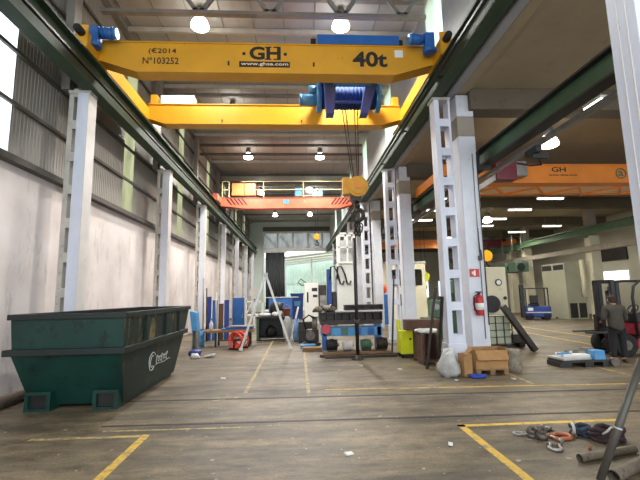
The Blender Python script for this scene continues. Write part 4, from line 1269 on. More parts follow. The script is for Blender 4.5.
yb = T('floor_cabinet', 'lemon yellow wheeled cabinet before the middle white column', 'cabinet', (3.03, 11.1, 0))
MB().box(-0.22, 0.22, -0.22, 0.22, 0.1, 0.72).build('body', 'hiviz', yb, bevel=0.015)
MB().box(-0.2, 0.2, -0.2, 0.2, 0.02, 0.1).build('base', 'black', yb)
for xx in (-0.18, 0.18):
    for y in (-0.16, 0.16):
        MB().cyl((xx - 0.02, y, 0.05), (xx + 0.02, y, 0.05), 0.05).build('wheel', 'rubber', yb)
MB().box(-0.22, -0.12, 0.1, 0.22, 0.72, 1.0).build('rear_upstand', 'hiviz', yb, bevel=0.01)
MB().box(-0.06, 0.0, -0.05, 0.01, 0.72, 0.9).build('spout', 'galv', yb)
MB().cyl((0.04, -0.225, 0.5), (0.04, -0.22, 0.5), 0.03).build('knob', 'black', yb)

t = T('wooden_crate', 'dark brown open crate with crumpled film behind the leaning poles', 'crate', (3.0 + 0.36, 10.35, 0))
t.location = (2.98, 10.1, 0)
MB().box(0.32, 0.38, -0.35, 0.35, 0.1, 0.72).box(0.7, 0.74, -0.35, 0.35, 0.1, 0.72).box(0.32, 0.74, 0.31, 0.35, 0.1, 0.72).box(0.32, 0.74, -0.35, 0.35, 0.06, 0.1).build('box', 'cardd', t)
t.location = (2.72, 10.1, 0)
solo(MB().obox((0, 0, 0), (0.9, 0.3, 0.28)).build('panel', 'cardd', bevel=0.01), 'brown board resting across the dark crate', 'board', (3.3, 10.6, 0.9))
MB().box(0.34, 0.42, 0.4, 0.5, 0, 0.76).build('prop', 'cardd', t)
solo(MB().lump((0, 0, 0), (0.5, 0.45, 0.1), 70, 0.4).build('plastic_film', 'plastic'), 'crumpled clear film on the dark brown crate', 'film', (3.25, 10.1, 0.73))
for i, (p, q, mt_, lb) in enumerate((((2.98, 9.3, 0.0), (3.24, 9.16, 1.85), 'dsteel', 'thicker dark steel pole leaning on the column, nearer the yellow cabinet'),
                                     ((3.13, 8.95, 0.0), (3.25, 8.78, 1.65), 'black', 'thin black pole leaning on the column beside the film bag'))):
    v = Vector(q) - Vector(p)
    t = T('steel_pole', lb, 'pole', p, 0, 'dark poles leaning on the column')
    MB().bar((0, 0, 0), v, 0.1 if i == 0 else 0.06, 0.05).build('shaft', mt_, t)
    MB().bar((0, 0, 0), v * 0.08, 0.12 if i == 0 else 0.06, 0.05).build('foot', mt_, t)
for dx, lb in ((2.3, 'thin black pole leaning beside the lemon yellow cabinet'), ):
    solo(MB().bar((0, 0, 0), (0.5, 1.4, 2.3), 0.05, 0.05).build('steel_pole', 'black'), lb, 'pole', (2.72, 11.6, 0))

# ---------------------------------------------------------------- around the extinguisher pillar
solo(MB().lump((0, 0, 0), (0.42, 0.4, 0.56), 80, 0.2).build('film_bag', 'plastic'), 'bag of milky plastic film at the foot of the laced column', 'bag', (3.17, 8.42, 0))
bxs = T('cardboard_box', 'small open cardboard box standing beside the film bag', 'box', (3.52, 8.4, 0), 0.15)
MB().box(-0.1, 0.1, -0.1, -0.09, 0, 0.46).box(-0.1, 0.1, 0.09, 0.1, 0, 0.46).box(-0.1, -0.09, -0.1, 0.1, 0, 0.46).box(0.09, 0.1, -0.1, 0.1, 0, 0.46).build('body', 'card', bxs)
MB().prism([(-0.1, 0.46), (0.06, 0.6), (0.08, 0.58), (-0.08, 0.44)], 'y', -0.2, -0.09).build('flap', 'card', bxs)
pb = T('pallet_box', 'wide cardboard box on a pallet in front of the extinguisher pillar', 'box', (4.12, 8.62, 0))
MB().box(-0.35, 0.35, -0.17, -0.155, 0.12, 0.5).box(-0.35, 0.35, 0.155, 0.17, 0.12, 0.54).box(-0.35, -0.335, -0.155, 0.155, 0.12, 0.52).box(0.335, 0.35, -0.155, 0.155, 0.12, 0.54).box(-0.335, 0.335, -0.155, 0.155, 0.12, 0.14).build('body', 'card', pb)
MB().prism([(-0.17, 0.5), (-0.26, 0.31), (-0.245, 0.3), (-0.158, 0.49)], 'x', -0.34, 0.34).build('front_flap', 'card', pb)
MB().box(-0.36, 0.36, -0.18, 0.17, 0.09, 0.12).build('pallet_deck', 'wood', pb)
for xx in (-0.3, 0, 0.3):
    MB().box(xx - 0.05, xx + 0.05, -0.18, 0.17, 0, 0.09).build('pallet_block', 'wood', pb)
solo(MB().lump((0, 0, 0), (0.36, 0.26, 0.07), 82, 0.3).build('cloth', 'cloth'), 'crumpled blue cloth on the floor before the cardboard box', 'cloth', (3.68, 8.22, 0))
for i, (x, y, a, lb) in enumerate(((4.3, 7.95, 0.4, 'white paper scrap on the floor right of the blue cloth'), (3.15, 8.0, 1.0, 'white paper scrap on the floor left of the blue cloth'), (2.35, 9.3, 0.2, 'white paper scrap on open floor near the leaning poles'),
                             (1.55, 9.9, 0.8, 'tiny paper scrap on the floor before the battens'), (0.55, 4.6, 0.5, 'small white crumb of paper on the near floor, centre'), (1.75, 4.75, 1.2, 'pale paper crumb left of the shackles'),
                             (-1.6, 8.9, 0.3, 'white paper scrap on the floor right of the skip'))):
    solo(MB().obox((0, 0, 0.012), (0.1, 0.05, 0.02), (0.1, 0.15, a)).build('paper_scrap', 'white'), lb, 'paper', (x, y, 0), 0, 'paper scraps on the floor')
sd = T('tree_stump', 'short grey weathered wooden drum beside the pallet box', 'stump', (4.74, 8.78, 0))
pr = [(0.001, 0), (0.19, 0), (0.2, 0.1), (0.185, 0.25), (0.195, 0.42), (0.18, 0.46), (0.001, 0.47)]
MB().lathe(pr, n=18).build('body', 'stump', sd)
tk = T('tank', 'milky caged liquid tank behind the leaning dark beam', 'tank', (5.95, 11.9, 0))
MB().box(-0.34, 0.34, -0.34, 0.34, 0.17, 1.02).build('bladder', 'ibc', tk, bevel=0.05)
cg = MB()
for k in range(5):
    z = 0.2 + k * 0.2
    cg.box(-0.37, 0.37, -0.37, -0.35, z, z + 0.02).box(-0.37, 0.37, 0.35, 0.37, z, z + 0.02).box(-0.37, -0.35, -0.37, 0.37, z, z + 0.02).box(0.35, 0.37, -0.37, 0.37, z, z + 0.02)
for k in range(4):
    d = -0.36 + k * 0.24
    cg.box(d - 0.01, d + 0.01, -0.37, -0.35, 0.17, 1.02).box(d - 0.01, d + 0.01, 0.35, 0.37, 0.17, 1.02).box(-0.37, -0.35, d - 0.01, d + 0.01, 0.17, 1.02).box(0.35, 0.37, d - 0.01, d + 0.01, 0.17, 1.02)
cg.build('cage', 'dsteel', tk)
MB().box(-0.38, 0.38, -0.38, 0.38, 0.1, 0.16).build('pallet_deck', 'dsteel', tk)
for xx in (-0.3, 0.3):
    MB().box(xx - 0.05, xx + 0.05, -0.38, 0.38, 0, 0.1).build('pallet_foot', 'dsteel', tk)
lb_ = T('steel_beam', 'dark steel beam leaning at a steep angle on the caged tank', 'steel beam', (6.8, 11.3, 0))
MB().bar((0, 0, 0.05), (-0.86, 0, 1.33), 0.2, 0.14).build('beam', 'dsteel', lb_)
t = T('steel_block', 'dark low trolley behind the leaning beam', 'trolley', (6.85, 12.4, 0))
MB().box(-0.35, 0.2, -0.2, 0.2, 0.15, 0.4).build('deck', 'dsteel', t)
for xx in (-0.25, 0.12):
    MB().cyl((xx, -0.22, 0.09), (xx, 0.22, 0.09), 0.09).build('wheel', 'rubber', t)
wm = T('machine_cabinet', 'cream machine cabinet with round dials behind the caged tank', 'machine', (7.08, 14.2, 0))
MB().box(-0.36, 0.36, -0.5, 0.5, 0, 2.6).build('body', 'cream', wm, bevel=0.03)
MB().cyl((0.05, -0.53, 2.05), (0.05, -0.5, 2.05), 0.12, 20).build('dial', 'black', wm)
MB().cyl((0.05, -0.545, 2.05), (0.05, -0.53, 2.05), 0.08, 20).build('dial_face', 'white', wm)
MB().cyl((0.25, -0.53, 1.5), (0.25, -0.5, 1.5), 0.06, 16).build('knob', 'black', wm)
MB().cyl((-0.25, -0.56, 1.3), (-0.25, -0.5, 1.3), 0.3, 22).build('door', 'black', wm)

# extinguisher, sign and conduits on the pillar
ex = T('fire_extinguisher', 'red fire extinguisher with a white label on the white pillar', 'fire extinguisher', (4.08, 8.74, 1.22))
MB().lathe([(0.001, 0), (0.085, 0), (0.09, 0.02), (0.09, 0.36), (0.06, 0.43), (0.03, 0.46), (0.001, 0.46)], n=22).build('cylinder', 'red', ex)
MB().lathe([(0.092, 0.12), (0.0925, 0.12), (0.0925, 0.27), (0.092, 0.27)], n=22).build('label', 'white', ex)
MB().cyl((0, 0, 0.45), (0, 0, 0.5), 0.03).box(-0.07, 0.06, -0.015, 0.015, 0.5, 0.53).build('valve', 'black', ex)
MB().tube([(-0.03, -0.02, 0.48), (-0.13, -0.03, 0.42), (-0.15, -0.03, 0.25), (-0.1, -0.04, 0.08)], 0.012, 8).build('hose', 'black', ex)
MB().box(-0.1, 0.1, 0.08, 0.1, 0.1, 0.4).box(-0.03, 0.03, 0.05, 0.1, 0.15, 0.2).build('bracket', 'red', ex)
sn = T('extinguisher_sign', 'small red square sign with a white extinguisher symbol on the pillar', 'sign', (4.05, 8.825, 2.17))
MB().box(-0.11, 0.11, -0.008, 0.0, -0.09, 0.09).build('plate', 'signred', sn)
MB().box(-0.025, 0.025, -0.011, -0.008, -0.06, 0.04).box(-0.012, 0.03, -0.011, -0.008, 0.04, 0.06).box(-0.06, -0.035, -0.011, -0.008, -0.03, 0.03).build('pictogram', 'white', sn)
cn = T('conduit', 'grey electrical conduits running up the extinguisher pillar', 'conduit', (4.1, 8.82, 0))
MB().cyl((0.1, -0.01, 0.7), (0.1, -0.01, 5.0), 0.01, 8).build('pipe', 'steel', cn)
MB().cyl((0.2, -0.01, 1.0), (0.2, -0.01, 4.9), 0.012, 8).build('pipe', 'dsteel', cn)
MB().tube([(0.1, -0.02, 3.2), (0.1, -0.04, 2.6), (0.14, -0.04, 2.5), (0.13, -0.02, 2.7)], 0.012, 6).build('cable', 'black', cn)
MB().box(0.06, 0.14, -0.05, 0, 2.45, 2.56).build('switch_box', 'dsteel', cn)
fx = T('flood_light', 'black lamp bracket bolted to the cable rail of the near aisle runway', 'bracket', (4.86, 7.5, 4.62))
MB().box(-0.06, 0.06, -0.2, 0.2, -0.12, 0.0).box(-0.04, 0.3, -0.05, 0.05, -0.2, -0.1).build('arm', 'black', fx)
MB().tube([(0.1, 0, -0.1), (0.22, 0.1, -0.3), (0.1, 0.3, -0.25), (0.0, 0.6, -0.1)], 0.02, 6).build('cable', 'black', fx)
# ---------------------------------------------------------------- red forklift and person
fk = T('forklift', 'red forklift with a black mast at the right edge', 'forklift', (8.5, 10.4, 0))
for y in (-0.36, 0.36):
    for xx, r in ((-0.05, 0.3), (1.3, 0.27)):
        wh = MB().tube([(xx, y - 0.1, r), (xx, y + 0.1, r)], r, 24)
        wo = wh.build('wheel', 'rubber', fk, bevel=0.03)
        MB().cyl((xx, y - 0.115, r), (xx, y + 0.115, r), r * 0.42, 18).build('rim', 'shack', wo)
MB().box(0.28, 1.75, -0.45, 0.45, 0.22, 0.5).prism([(0.42, 0.5), (1.78, 0.5), (1.78, 0.95), (1.5, 1.02), (1.0, 0.9), (0.42, 0.86)], 'y', -0.42, 0.42).build('body', 'flred', fk, bevel=0.04)
MB().box(0.26, 1.0, -0.47, 0.47, 0.45, 0.5).build('step_edge', 'black', fk)
MB().box(1.55, 1.95, -0.42, 0.42, 0.2, 0.92).build('counterweight', 'black', fk, bevel=0.05)
ms = MB()
for y in (-0.3, 0.3):
    ms.box(-0.2, -0.1, y - 0.04, y + 0.04, 0.06, 1.98).box(-0.09, 0.01, y - 0.05, y + 0.05, 0.06, 1.9)
for z in (0.2, 1.05, 1.94):
    ms.box(-0.2, -0.1, -0.3, 0.3, z - 0.05, z + 0.05)
ms.cyl((-0.06, 0.0, 0.2), (-0.06, 0.0, 1.7), 0.045).build('mast', 'black', fk)
MB().box(-0.27, -0.21, -0.35, 0.35, 0.62, 0.7).box(-0.27, -0.21, -0.35, 0.35, 0.98, 1.05).box(-0.27, -0.21, -0.34, -0.28, 0.3, 1.05).box(-0.27, -0.21, 0.28, 0.34, 0.3, 1.05).build('fork_carriage', 'black', fk)
for y in (-0.24, 0.24):
    MB().box(-0.95, -0.25, y - 0.05, y + 0.05, 0.6, 0.64).box(-0.3, -0.26, y - 0.05, y + 0.05, 0.6, 1.0).build('fork', 'dsteel', fk)
gd = MB()
for y in (-0.42, 0.42):
    gd.tube([(0.3, y, 0.5), (0.28, y, 1.5), (0.34, y, 1.8), (0.5, y, 1.93), (0.8, y, 1.96), (1.6, y, 1.93), (1.68, y, 0.95)], 0.035, 8)
for k in range(5):
    gd.box(0.55 + k * 0.22, 0.6 + k * 0.22, -0.42, 0.42, 1.92, 1.97)
gd.build('overhead_guard', 'black', fk)
MB().box(0.95, 1.4, -0.25, 0.25, 0.95, 1.08).box(1.32, 1.45, -0.25, 0.25, 1.08, 1.6).build('seat', 'black', fk, bevel=0.03)
MB().box(0.78, 0.9, -0.46, -0.42, 1.1, 1.82).build('guard_panel', 'signred', fk, bevel=0.01)
MB().tube([(0.62 + 0.16 * math.cos(t) * 0.5, 0.16 * math.sin(t), 1.2 + 0.1 * math.cos(t)) for t in [2 * math.pi * i / 16 for i in range(16)]], 0.018, 6, closed=True).cyl((0.45, 0, 0.9), (0.62, 0, 1.2), 0.025).build('steering_wheel', 'black', fk)
MB().box(0.36, 0.5, -0.38, 0.38, 0.86, 1.1).build('dashboard', 'black', fk, bevel=0.02)

def skinned(name, verts, edges, mat, parent, sub=2, root=0):
    """one continuous surface grown round a jointed skeleton; verts = (x, y, z, rx, ry)"""
    me = bpy.data.meshes.new(name)
    me.from_pydata([v[:3] for v in verts], edges, [])
    o = bpy.data.objects.new(name, me)
    COL.objects.link(o)
    o.parent = parent
    md = o.modifiers.new('skin', 'SKIN')
    md.use_smooth_shade = True
    if not me.skin_vertices:
        bpy.context.view_layer.objects.active = o
        bpy.ops.mesh.customdata_skin_add()
    for i, v in enumerate(verts):
        me.skin_vertices[0].data[i].radius = (v[3], v[4] if len(v) > 4 else v[3])
        me.skin_vertices[0].data[i].use_root = (i == root)
    sb = o.modifiers.new('smooth', 'SUBSURF')
    sb.levels = sb.render_levels = sub
    me.materials.append(M[mat])
    return o
pe = T('person', 'person in a dark olive jacket and black trousers, back turned, beside the red forklift', 'person', (7.72, 9.35, 0), math.radians(-14))
V, E_ = [], []
def node(x, y, z, r, parent=None, r2=None):
    V.append((x, y, z, r, r2 or r))
    if parent is not None:
        E_.append((parent, len(V) - 1))
    return len(V) - 1
pv = node(0, 0, 0.83, 0.11)
sp = node(0, 0.0, 1.0, 0.105, pv)
ch = node(0, 0.01, 1.18, 0.14, sp)
ut = node(0, 0.02, 1.29, 0.1, ch)
nk = node(0, 0.04, 1.38, 0.048, ut)
hd = node(0, 0.06, 1.46, 0.08, nk)
ht = node(0, 0.07, 1.54, 0.075, hd)
hands = []
for s in (-1, 1):
    sh = node(s * 0.17, 0.02, 1.27, 0.062, ut)
    el = node(s * 0.235, 0.03, 1.02, 0.045, sh)
    wr = node(s * 0.17, 0.24, 0.95, 0.028, el)
    pm = node(s * 0.15, 0.31, 0.95, 0.034, wr, 0.02)
    hands.append((s, pm, wr))
    hp = node(s * 0.09, 0, 0.74, 0.075, pv)
    kn = node(s * 0.11, 0.02, 0.43, 0.06, hp)
    an = node(s * 0.11, -0.01, 0.09, 0.038, kn)
    node(s * 0.12, 0.13, 0.035, 0.033, an)
body = skinned('body', V, E_, 'skin', pe)
for s, pm, wr in hands:
    c = Vector(V[pm][:3])
    for k, (dx, ln) in enumerate(((-0.03, 0.066), (-0.01, 0.076), (0.01, 0.07), (0.028, 0.055))):
        b0_ = c + Vector((dx, 0.02, 0.0))
        skinned('finger', [(*(b0_ + Vector((0, 0.0, 0))), 0.01), (*(b0_ + Vector((0, ln * 0.55, -0.006))), 0.009), (*(b0_ + Vector((0, ln * 0.85, -0.03))), 0.008), (*(b0_ + Vector((0, ln * 0.8, -0.055))), 0.007)],
                [(0, 1), (1, 2), (2, 3)], 'skin', body, 1)
    b0_ = c + Vector((-s * 0.03, -0.03, 0))
    skinned('thumb', [(*b0_, 0.012), (*(b0_ + Vector((-s * 0.03, 0.03, -0.01))), 0.01), (*(b0_ + Vector((-s * 0.025, 0.06, -0.02))), 0.008)], [(0, 1), (1, 2)], 'skin', body, 1)
V, E_ = [], []
a0 = node(0, 0, 0.64, 0.19, None, 0.185)
a1 = node(0, 0.0, 0.96, 0.175, a0, 0.17)
a2 = node(0, 0.01, 1.16, 0.172, a1, 0.15)
a3 = node(0, 0.02, 1.29, 0.14, a2)
a4 = node(0, 0.035, 1.4, 0.085, a3)
for s in (-1, 1):
    b1 = node(s * 0.185, 0.02, 1.265, 0.085, a3)
    b2 = node(s * 0.245, 0.02, 1.02, 0.066, b1)
    node(s * 0.18, 0.22, 0.95, 0.045, b2)
skinned('jacket', V, E_, 'jacket', pe)
V, E_ = [], []
a0 = node(0, 0, 0.93, 0.165)
for s in (-1, 1):
    b1 = node(s * 0.1, 0, 0.72, 0.1, a0)
    b2 = node(s * 0.115, 0.02, 0.43, 0.078, b1)
    node(s * 0.115, 0.0, 0.09, 0.066, b2)
skinned('trousers', V, E_, 'trousers', pe)
for s in (-1, 1):
    skinned('shoe', [(s * 0.115, -0.05, 0.05, 0.05), (s * 0.12, 0.05, 0.045, 0.048), (s * 0.125, 0.15, 0.035, 0.036)], [(0, 1), (1, 2)], 'black', pe)
hr_ = MB().ball((0, 0.055, 1.515), 0.094, (0.95, 1.08, 1.05), 18)
hr_.ball((0, 0.03, 1.46), 0.085, (0.95, 0.9, 0.9), 16)
hr_.build('hair', 'hair', pe)
for s in (-1, 1):
    MB().ball((s * 0.088, 0.075, 1.475), 0.026, (0.45, 0.8, 1.15), 10).build('ear', 'skin', pe)
MB().ball((0, 0.162, 1.47), 0.017, (0.8, 1.1, 1.5), 10).build('nose', 'skin', pe)
for s in (-1, 1):
    MB().ball((s * 0.032, 0.143, 1.495), 0.012, n=8).build('eye', 'white', pe)
MB().ball((0, 0.146, 1.425), 0.02, (1.2, 0.4, 0.35), 8).build('mouth', 'terra', pe)

# ---------------------------------------------------------------- blue forklift, enclosure, far machines
bf = T('forklift', 'blue forklift parked before the grey booth', 'forklift', (14.35, 23.4, 0), math.radians(-20))
MB().box(-0.6, 0.75, -0.5, 0.5, 0.15, 0.8).build('body', 'blued', bf, bevel=0.06)
MB().box(-0.62, 0.77, -0.52, 0.52, 0.42, 0.48).build('stripe', 'galv', bf)
MB().box(-0.5, -0.22, -0.53, -0.5, 0.55, 0.72).build('head_lamp', 'white', bf)
mm = MB()
for y in (-0.32, 0.32):
    mm.box(-0.76, -0.62, y - 0.06, y + 0.06, 0.1, 2.1)
mm.box(-0.74, -0.64, -0.32, 0.32, 1.95, 2.08).box(-0.74, -0.64, -0.32, 0.32, 1.0, 1.15).box(-0.72, -0.66, -0.08, 0.08, 0.2, 1.95).build('mast', 'black', bf)
MB().box(-0.35, 0.2, -0.2, 0.25, 0.8, 0.95).box(-0.3, 0.15, -0.25, -0.1, 0.95, 1.45).build('seat', 'black', bf, bevel=0.04)
gd = MB()
for xx in (-0.55, 0.65):
    for y in (-0.4, 0.4):
        gd.box(xx - 0.03, xx + 0.03, y - 0.03, y + 0.03, 0.8, 1.85)
gd.box(-0.58, 0.68, -0.43, -0.37, 1.83, 1.89).box(-0.58, 0.68, 0.37, 0.43, 1.83, 1.89).box(-0.58, -0.52, -0.43, 0.43, 1.83, 1.89).box(0.62, 0.68, -0.43, 0.43, 1.83, 1.89).build('overhead_guard', 'black', bf)
for xx in (-0.4, 0.5):
    for y in (-0.42, 0.42):
        MB().cyl((xx, y - 0.08, 0.2), (xx, y + 0.08, 0.2), 0.2).build('wheel', 'rubber', bf)
en = T('enclosure', 'tall grey sheet metal booth with vents near its top and base', 'booth', (16.55, 23.8, 0))
MB().box(-0.62, 0.62, -1.1, 1.1, 0.0, 3.35).build('body', 'greym', en, bevel=0.02)
for k in range(2):
    y = -0.55 + k * 1.1
    MB().box(-0.64, -0.62, y - 0.45, y + 0.45, 2.95, 3.25).build('vent', 'black', en)
MB().box(-0.64, -0.62, -0.1, 0.1, 0.0, 0.1).build('kick_plate', 'black', en)
MB().box(-0.5, 0.5, -1.12, -1.1, 0.1, 0.95).build('lower_opening', 'black', en)
MB().box(-0.04, 0.04, -1.13, -1.12, 0.1, 0.95).build('opening_post', 'greym', en)
MB().cyl((0.4, -1.24, 1.3), (0.4, -1.24, 3.5), 0.13).build('duct', 'cream', en)
for i, (y, lb) in enumerate(((28.2, 'dark green fan box hung under the far runway, nearer the grey booth'), (29.6, 'dark green fan box hung under the far runway, farther from the booth'))):
    t = T('fan_box', lb, 'fan box', (16.3, y, 3.0), 0, 'fan boxes under the far runway')
    MB().box(-0.5, 0.5, -0.5, 0.5, 0.1, 0.8).build('casing', 'mgreen', t, bevel=0.03)
    MB().cyl((-0.1, -0.58, 0.45), (-0.1, -0.5, 0.45), 0.28, 20).build('grille', 'black', t)
    for dx in (-0.35, 0.35):
        MB().cyl((dx, 0, 0.8), (dx, 0, 3.62), 0.02, 6).build('hanger', 'steel', t)

t = T('machine_shed', 'white control room with dark windows beyond the middle columns', 'control room', (6.7, 24.5, 0))
MB().box(-1.1, 1.4, 0, 1.6, 0, 3.6).build('walls', 'cream', t)
for k in range(2):
    MB().box(-0.95 + k * 1.15, 0.0 + k * 1.15, -0.03, 0, 2.2, 3.2).build('window', 'glass', t)
MB().box(-1.15, 1.45, -0.06, 1.65, 3.6, 3.7).build('roof', 'galv', t)
t = T('lathe', 'green lathe behind the middle white columns', 'machine', (5.35, 15.2, 0))
MB().box(-0.55, 0.5, -0.3, 0.3, 0, 0.8).box(-0.2, 0.15, -0.3, 0.3, 0.8, 1.45).build('bed', 'mgreen', t, bevel=0.03)
MB().box(0.18, 0.45, -0.25, 0.25, 0.8, 1.6).build('head', 'black', t, bevel=0.03)
MB().cyl((-0.1, -0.36, 1.2), (-0.1, -0.3, 1.2), 0.12).build('chuck', 'steel', t)
t = T('machine_cabinet', 'white machine cabinet left of the green lathe', 'machine', (4.65, 17.5, 0))
MB().box(-0.3, 0.3, -0.3, 0.3, 0, 1.95).build('body', 'white', t, bevel=0.02)
MB().box(-0.22, 0.22, -0.32, -0.3, 1.2, 1.7).build('screen', 'black', t)
t = T('pillar_drill', 'dark green pillar drill beside the extinguisher pillar gap', 'machine', (6.25, 15.6, 0))
MB().box(-0.22, 0.22, -0.25, 0.25, 0, 0.9).cyl((0, 0.1, 0.9), (0, 0.1, 2.1), 0.09).box(-0.18, 0.18, -0.35, 0.2, 1.7, 2.2).build('body', 'mgreen', t, bevel=0.02)
MB().cyl((0, -0.25, 1.3), (0, -0.25, 1.7), 0.04).build('spindle', 'steel', t)
# openings in the far walls
n_win += 1
wo = MB().box(20.9, 21.02, 23.8, 26.6, 3.6, 4.4).build('window_%d' % n_win, 'dsteel', kind=S)
n_win += 1
MB().box(20.9, 21.02, 13.5, 16.0, 1.6, 3.0).build('window_%d' % n_win, 'winlit', kind=S)
n_win += 1
MB().box(20.9, 21.02, 23.9, 26.4, 2.3, 2.9).build('window_%d' % n_win, 'winlit', kind=S)
for k in range(4):
    n_win += 1
    MB().box(5.5 + k * 3.6, 7.9 + k * 3.6, 44.95, 45.02, 1.2, 3.0).build('window_%d' % n_win, 'winlit', kind=S)
MB().box(19.0, 20.2, 44.93, 45.02, 0, 2.3).build('door_1', 'dsteel', kind=S)
t = T('machine_shed', 'blue grey doorway partition far down the aisle', 'partition', (15.3, 30.0, 0))
MB().box(-0.55, 0.75, 0, 0.2, 0, 2.6).build('panel', 'cream', t)
MB().box(-0.25, 0.5, -0.04, 0, 0, 2.2).build('door', 'slingb', t)

# ---------------------------------------------------------------- scrap trolley by the forklift
st = T('flat_trolley', 'low flat trolley with dark ends in front of the red forklift wheel', 'trolley', (6.62, 9.15, 0), 0.0)
MB().box(-0.66, 0.5, -0.26, 0.26, 0.11, 0.16).build('deck', 'dsteel', st)
for x0, x1 in ((-0.7, -0.42), (-0.1, 0.1), (0.32, 0.5)):
    MB().box(x0, x1, -0.24, 0.24, 0, 0.11).build('bearer', 'black', st)
for y in (-0.26, 0.26):
    MB().cyl((0.58, y - 0.04, 0.1), (0.58, y + 0.04, 0.1), 0.1).build('wheel', 'shack', st)
for i, (x, y, z, s, a, mt_, lb) in enumerate(((6.33, 9.16, 0.16, (0.72, 0.5, 0.05), 0.1, 'galv', 'bright metal sheet lying on the left of the flat trolley'),
                                     (6.45, 9.22, 0.212, (0.6, 0.4, 0.05), -0.15, 'white', 'white sheet on top of the bright one on the trolley'),
                                     (6.86, 8.98, 0.16, (0.26, 0.2, 0.2), 0.05, 'bluel', 'light blue box at the right front of the trolley'),
                                     (7.06, 9.28, 0.16, (0.2, 0.25, 0.16), -0.2, 'blue', 'blue box at the right rear of the trolley'),
                                     (6.84, 9.27, 0.16, (0.18, 0.22, 0.22), 0.3, 'steel', 'grey block between the blue boxes on the trolley'))):
    solo(MB().obox((0, 0, s[2] / 2), s).build('scrap_piece', mt_, bevel=0.006), lb, 'scrap metal', (x, y, z), a, 'scrap on the flat trolley')
for i, (x, a, mt_, lb) in enumerate(((6.2, 0.3, 'bluel', 'blue bar lying across the left of the trolley sheets'), (6.42, 0.9, 'alu', 'pale bar lying askew on the trolley sheets'), (6.6, -0.4, 'steel', 'grey bar at the right of the trolley sheets'))):
    solo(MB().obox((0, 0, 0.02), (0.4, 0.05, 0.04)).build('metal_bar', mt_), lb, 'bar', (x, 9.15 + 0.07 * i, 0.264), a, 'bars on the flat trolley')
solo(MB().tube([(0.2 * math.cos(t), 0.12 * math.sin(t), 0.015) for t in [2 * math.pi * i / 18 for i in range(18)]], 0.015, 6, closed=True).build('wire_coil', 'black'), 'black wire loop lying on the trolley sheets', 'coil', (6.6, 9.38, 0.264))

# ---------------------------------------------------------------- lifting gear and pipes on the near floor
def shackle(label, loc, rz, s, mat, tilt=0.0, flat=True):
    t = T('shackle', label, 'shackle', loc, rz, 'shackles on the near floor')
    r = 0.16 * s
    pts = [(-0.3 * s, -0.55 * s, 0), (-0.32 * s, -0.2 * s, 0)] + [(0.42 * s * math.cos(a), 0.1 * s + 0.42 * s * math.sin(a), 0) for a in [math.pi * (1.15 - 1.3 * i / 12) for i in range(13)]] + [(0.32 * s, -0.2 * s, 0), (0.3 * s, -0.55 * s, 0)]
    b = MB().tube([(x, y, r * 0.75) for x, y, z in pts], [0.1 * s] * 2 + [0.11 * s] * 13 + [0.1 * s] * 2, 10)
    b.ball((-0.3 * s, -0.58 * s, r * 0.75), 0.15 * s, (0.8, 1, 1), 10).ball((0.3 * s, -0.58 * s, r * 0.75), 0.15 * s, (0.8, 1, 1), 10)
    b.build('bow', mat, t)
    MB().cyl((-0.5 * s, -0.58 * s, r * 0.75), (0.5 * s, -0.58 * s, r * 0.75), 0.085 * s, 12).cyl((0.44 * s, -0.58 * s, r * 0.75), (0.56 * s, -0.58 * s, r * 0.75), 0.13 * s, 6).build('pin', 'shackl' if mat != 'shackl' else 'shack', t)
    return t
shackle('bright bow shackle lying in front of the other lifting gear', (2.84, 4.5, 0), 2.6, 0.15, 'shackl')
shackle('large orange painted bow shackle in the middle of the lifting gear', (3.12, 4.8, 0), -1.35, 0.2, 'shacko')
shackle('grey bow shackle just behind the orange painted one', (3.06, 5.08, 0), 1.9, 0.17, 'shack')
shackle('small pale shackle at the left end of the lifting gear', (2.7, 4.98, 0), 1.3, 0.12, 'shackl')
t = T('lifting_eye', 'dark round lifting eye beside the small pale shackle', 'lifting eye', (2.8, 4.88, 0))
MB().cyl((0, 0, 0), (0, 0, 0.04), 0.05).tube(arc((0, 0, 0.075), 0.036, 0, 360, 14)[:-1], 0.024, 8, closed=True).build('ring', 'shack', t)
t = T('lifting_eye', 'squat dark lifting eye left of the orange painted shackle', 'lifting eye', (2.88, 4.8, 0))
MB().lathe([(0.001, 0), (0.06, 0), (0.06, 0.05), (0.03, 0.08), (0.001, 0.08)], n=16).tube(arc((0, 0, 0.095), 0.036, 0, 360, 14)[:-1], 0.024, 8, closed=True).build('ring', 'shack', t)
t = T('shackle', 'pale shackle standing against the blue grey sling', 'shackle', (3.31, 4.86, 0), 1.2, 'shackles on the near floor')
MB().tube([(-0.05, 0, 0.02)] + arc((0, 0, 0.08), 0.055, 180, 0, 8) + [(0.05, 0, 0.02)], 0.018, 8).build('bow', 'plastic', t)
MB().cyl((-0.09, 0, 0.03), (0.09, 0, 0.03), 0.02).build('pin', 'shack', t)
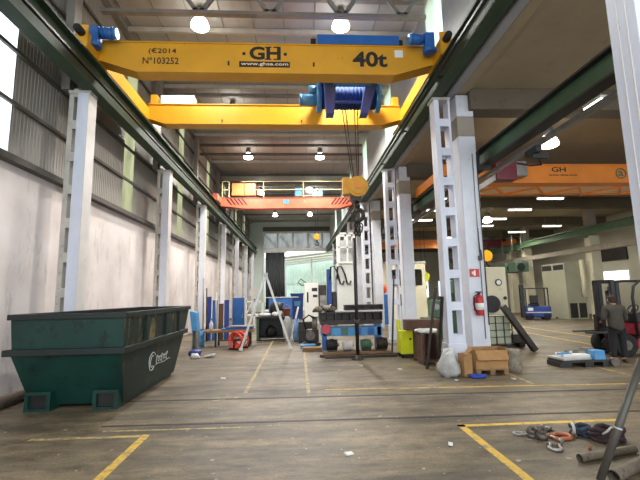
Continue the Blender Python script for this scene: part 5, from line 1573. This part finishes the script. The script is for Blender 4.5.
def sling(label, loc, rz, mat, seed, ln, loops):
    r_ = random.Random(seed)
    t = T('lifting_sling', label, 'sling', loc, rz, 'lifting slings on the near floor')
    for k in range(loops):
        pts = []
        a, b = ln / 2 * r_.uniform(0.75, 1.0), 0.1 * r_.uniform(0.7, 1.1)
        z = 0.012 + 0.03 * k
        for i in range(20):
            q = 2 * math.pi * i / 20
            pts.append((a * math.cos(q) + r_.uniform(-0.02, 0.02), b * math.sin(q) + r_.uniform(-0.02, 0.02), z + 0.02 * math.sin(3 * q + k) + 0.02))
        MB().tube(pts, 0.025, 8, closed=True).build('strand', mat, t)
    return t
sling('blue grey webbing sling bunched next to the pale shackle', (3.42, 4.87, 0), 0.9, 'slingb', 1, 0.16, 3)
s2 = sling('dark maroon round sling heaped at the right end of the lifting gear', (3.6, 4.68, 0), -0.1, 'sling', 2, 0.34, 4)
MB().tube([(-0.12, -0.1, 0.1), (-0.07, -0.12, 0.14), (0.0, -0.08, 0.17), (0.04, -0.1, 0.16), (0.08, -0.04, 0.17)], 0.012, 6).build('pale_strap', 'plastic', s2)
solo(MB().ball((0, 0, 0.02), 0.02).build('rubber_cap', 'terra'), 'tiny red cap on the floor below the maroon sling', 'cap', (3.2, 4.45, 0))
def pipe(label, p, q, r):
    v = Vector(q) - Vector(p)
    t = T('steel_pipe', label, 'pipe', p, 0, None)
    d = v.normalized()
    MB().tube([(0, 0, 0), v], r, 18, caps=False).tube([v * 0.002, v * 0.998], r * 0.8, 18, caps=False).build('wall', 'pipe', t)
    MB().cyl(d * 0.08, d * 0.09, r * 0.79).build('end_plug', 'dsteel', t)
    return t
pipe('shorter rusty pipe lying on the near floor behind the leaning pole', (2.86, 4.14, 0.041), (3.6, 4.31, 0.041), 0.04)
pipe('longer rusty pipe lying nearest the camera at the bottom right', (2.86, 3.7, 0.055), (3.9, 4.22, 0.055), 0.054)
t = T('steel_pole', 'grey steel pole leaning on the nearest column at the right edge', 'pole', (2.77, 3.76, 0))
MB().cyl((0, 0, 0.0), (0.5, -0.06, 1.08), 0.034, 16).build('shaft', 'pole', t)
MB().cyl((0.21, -0.025, 0.45), (0.215, -0.026, 0.465), 0.0365, 16).build('weld_bead', 'galv', t)
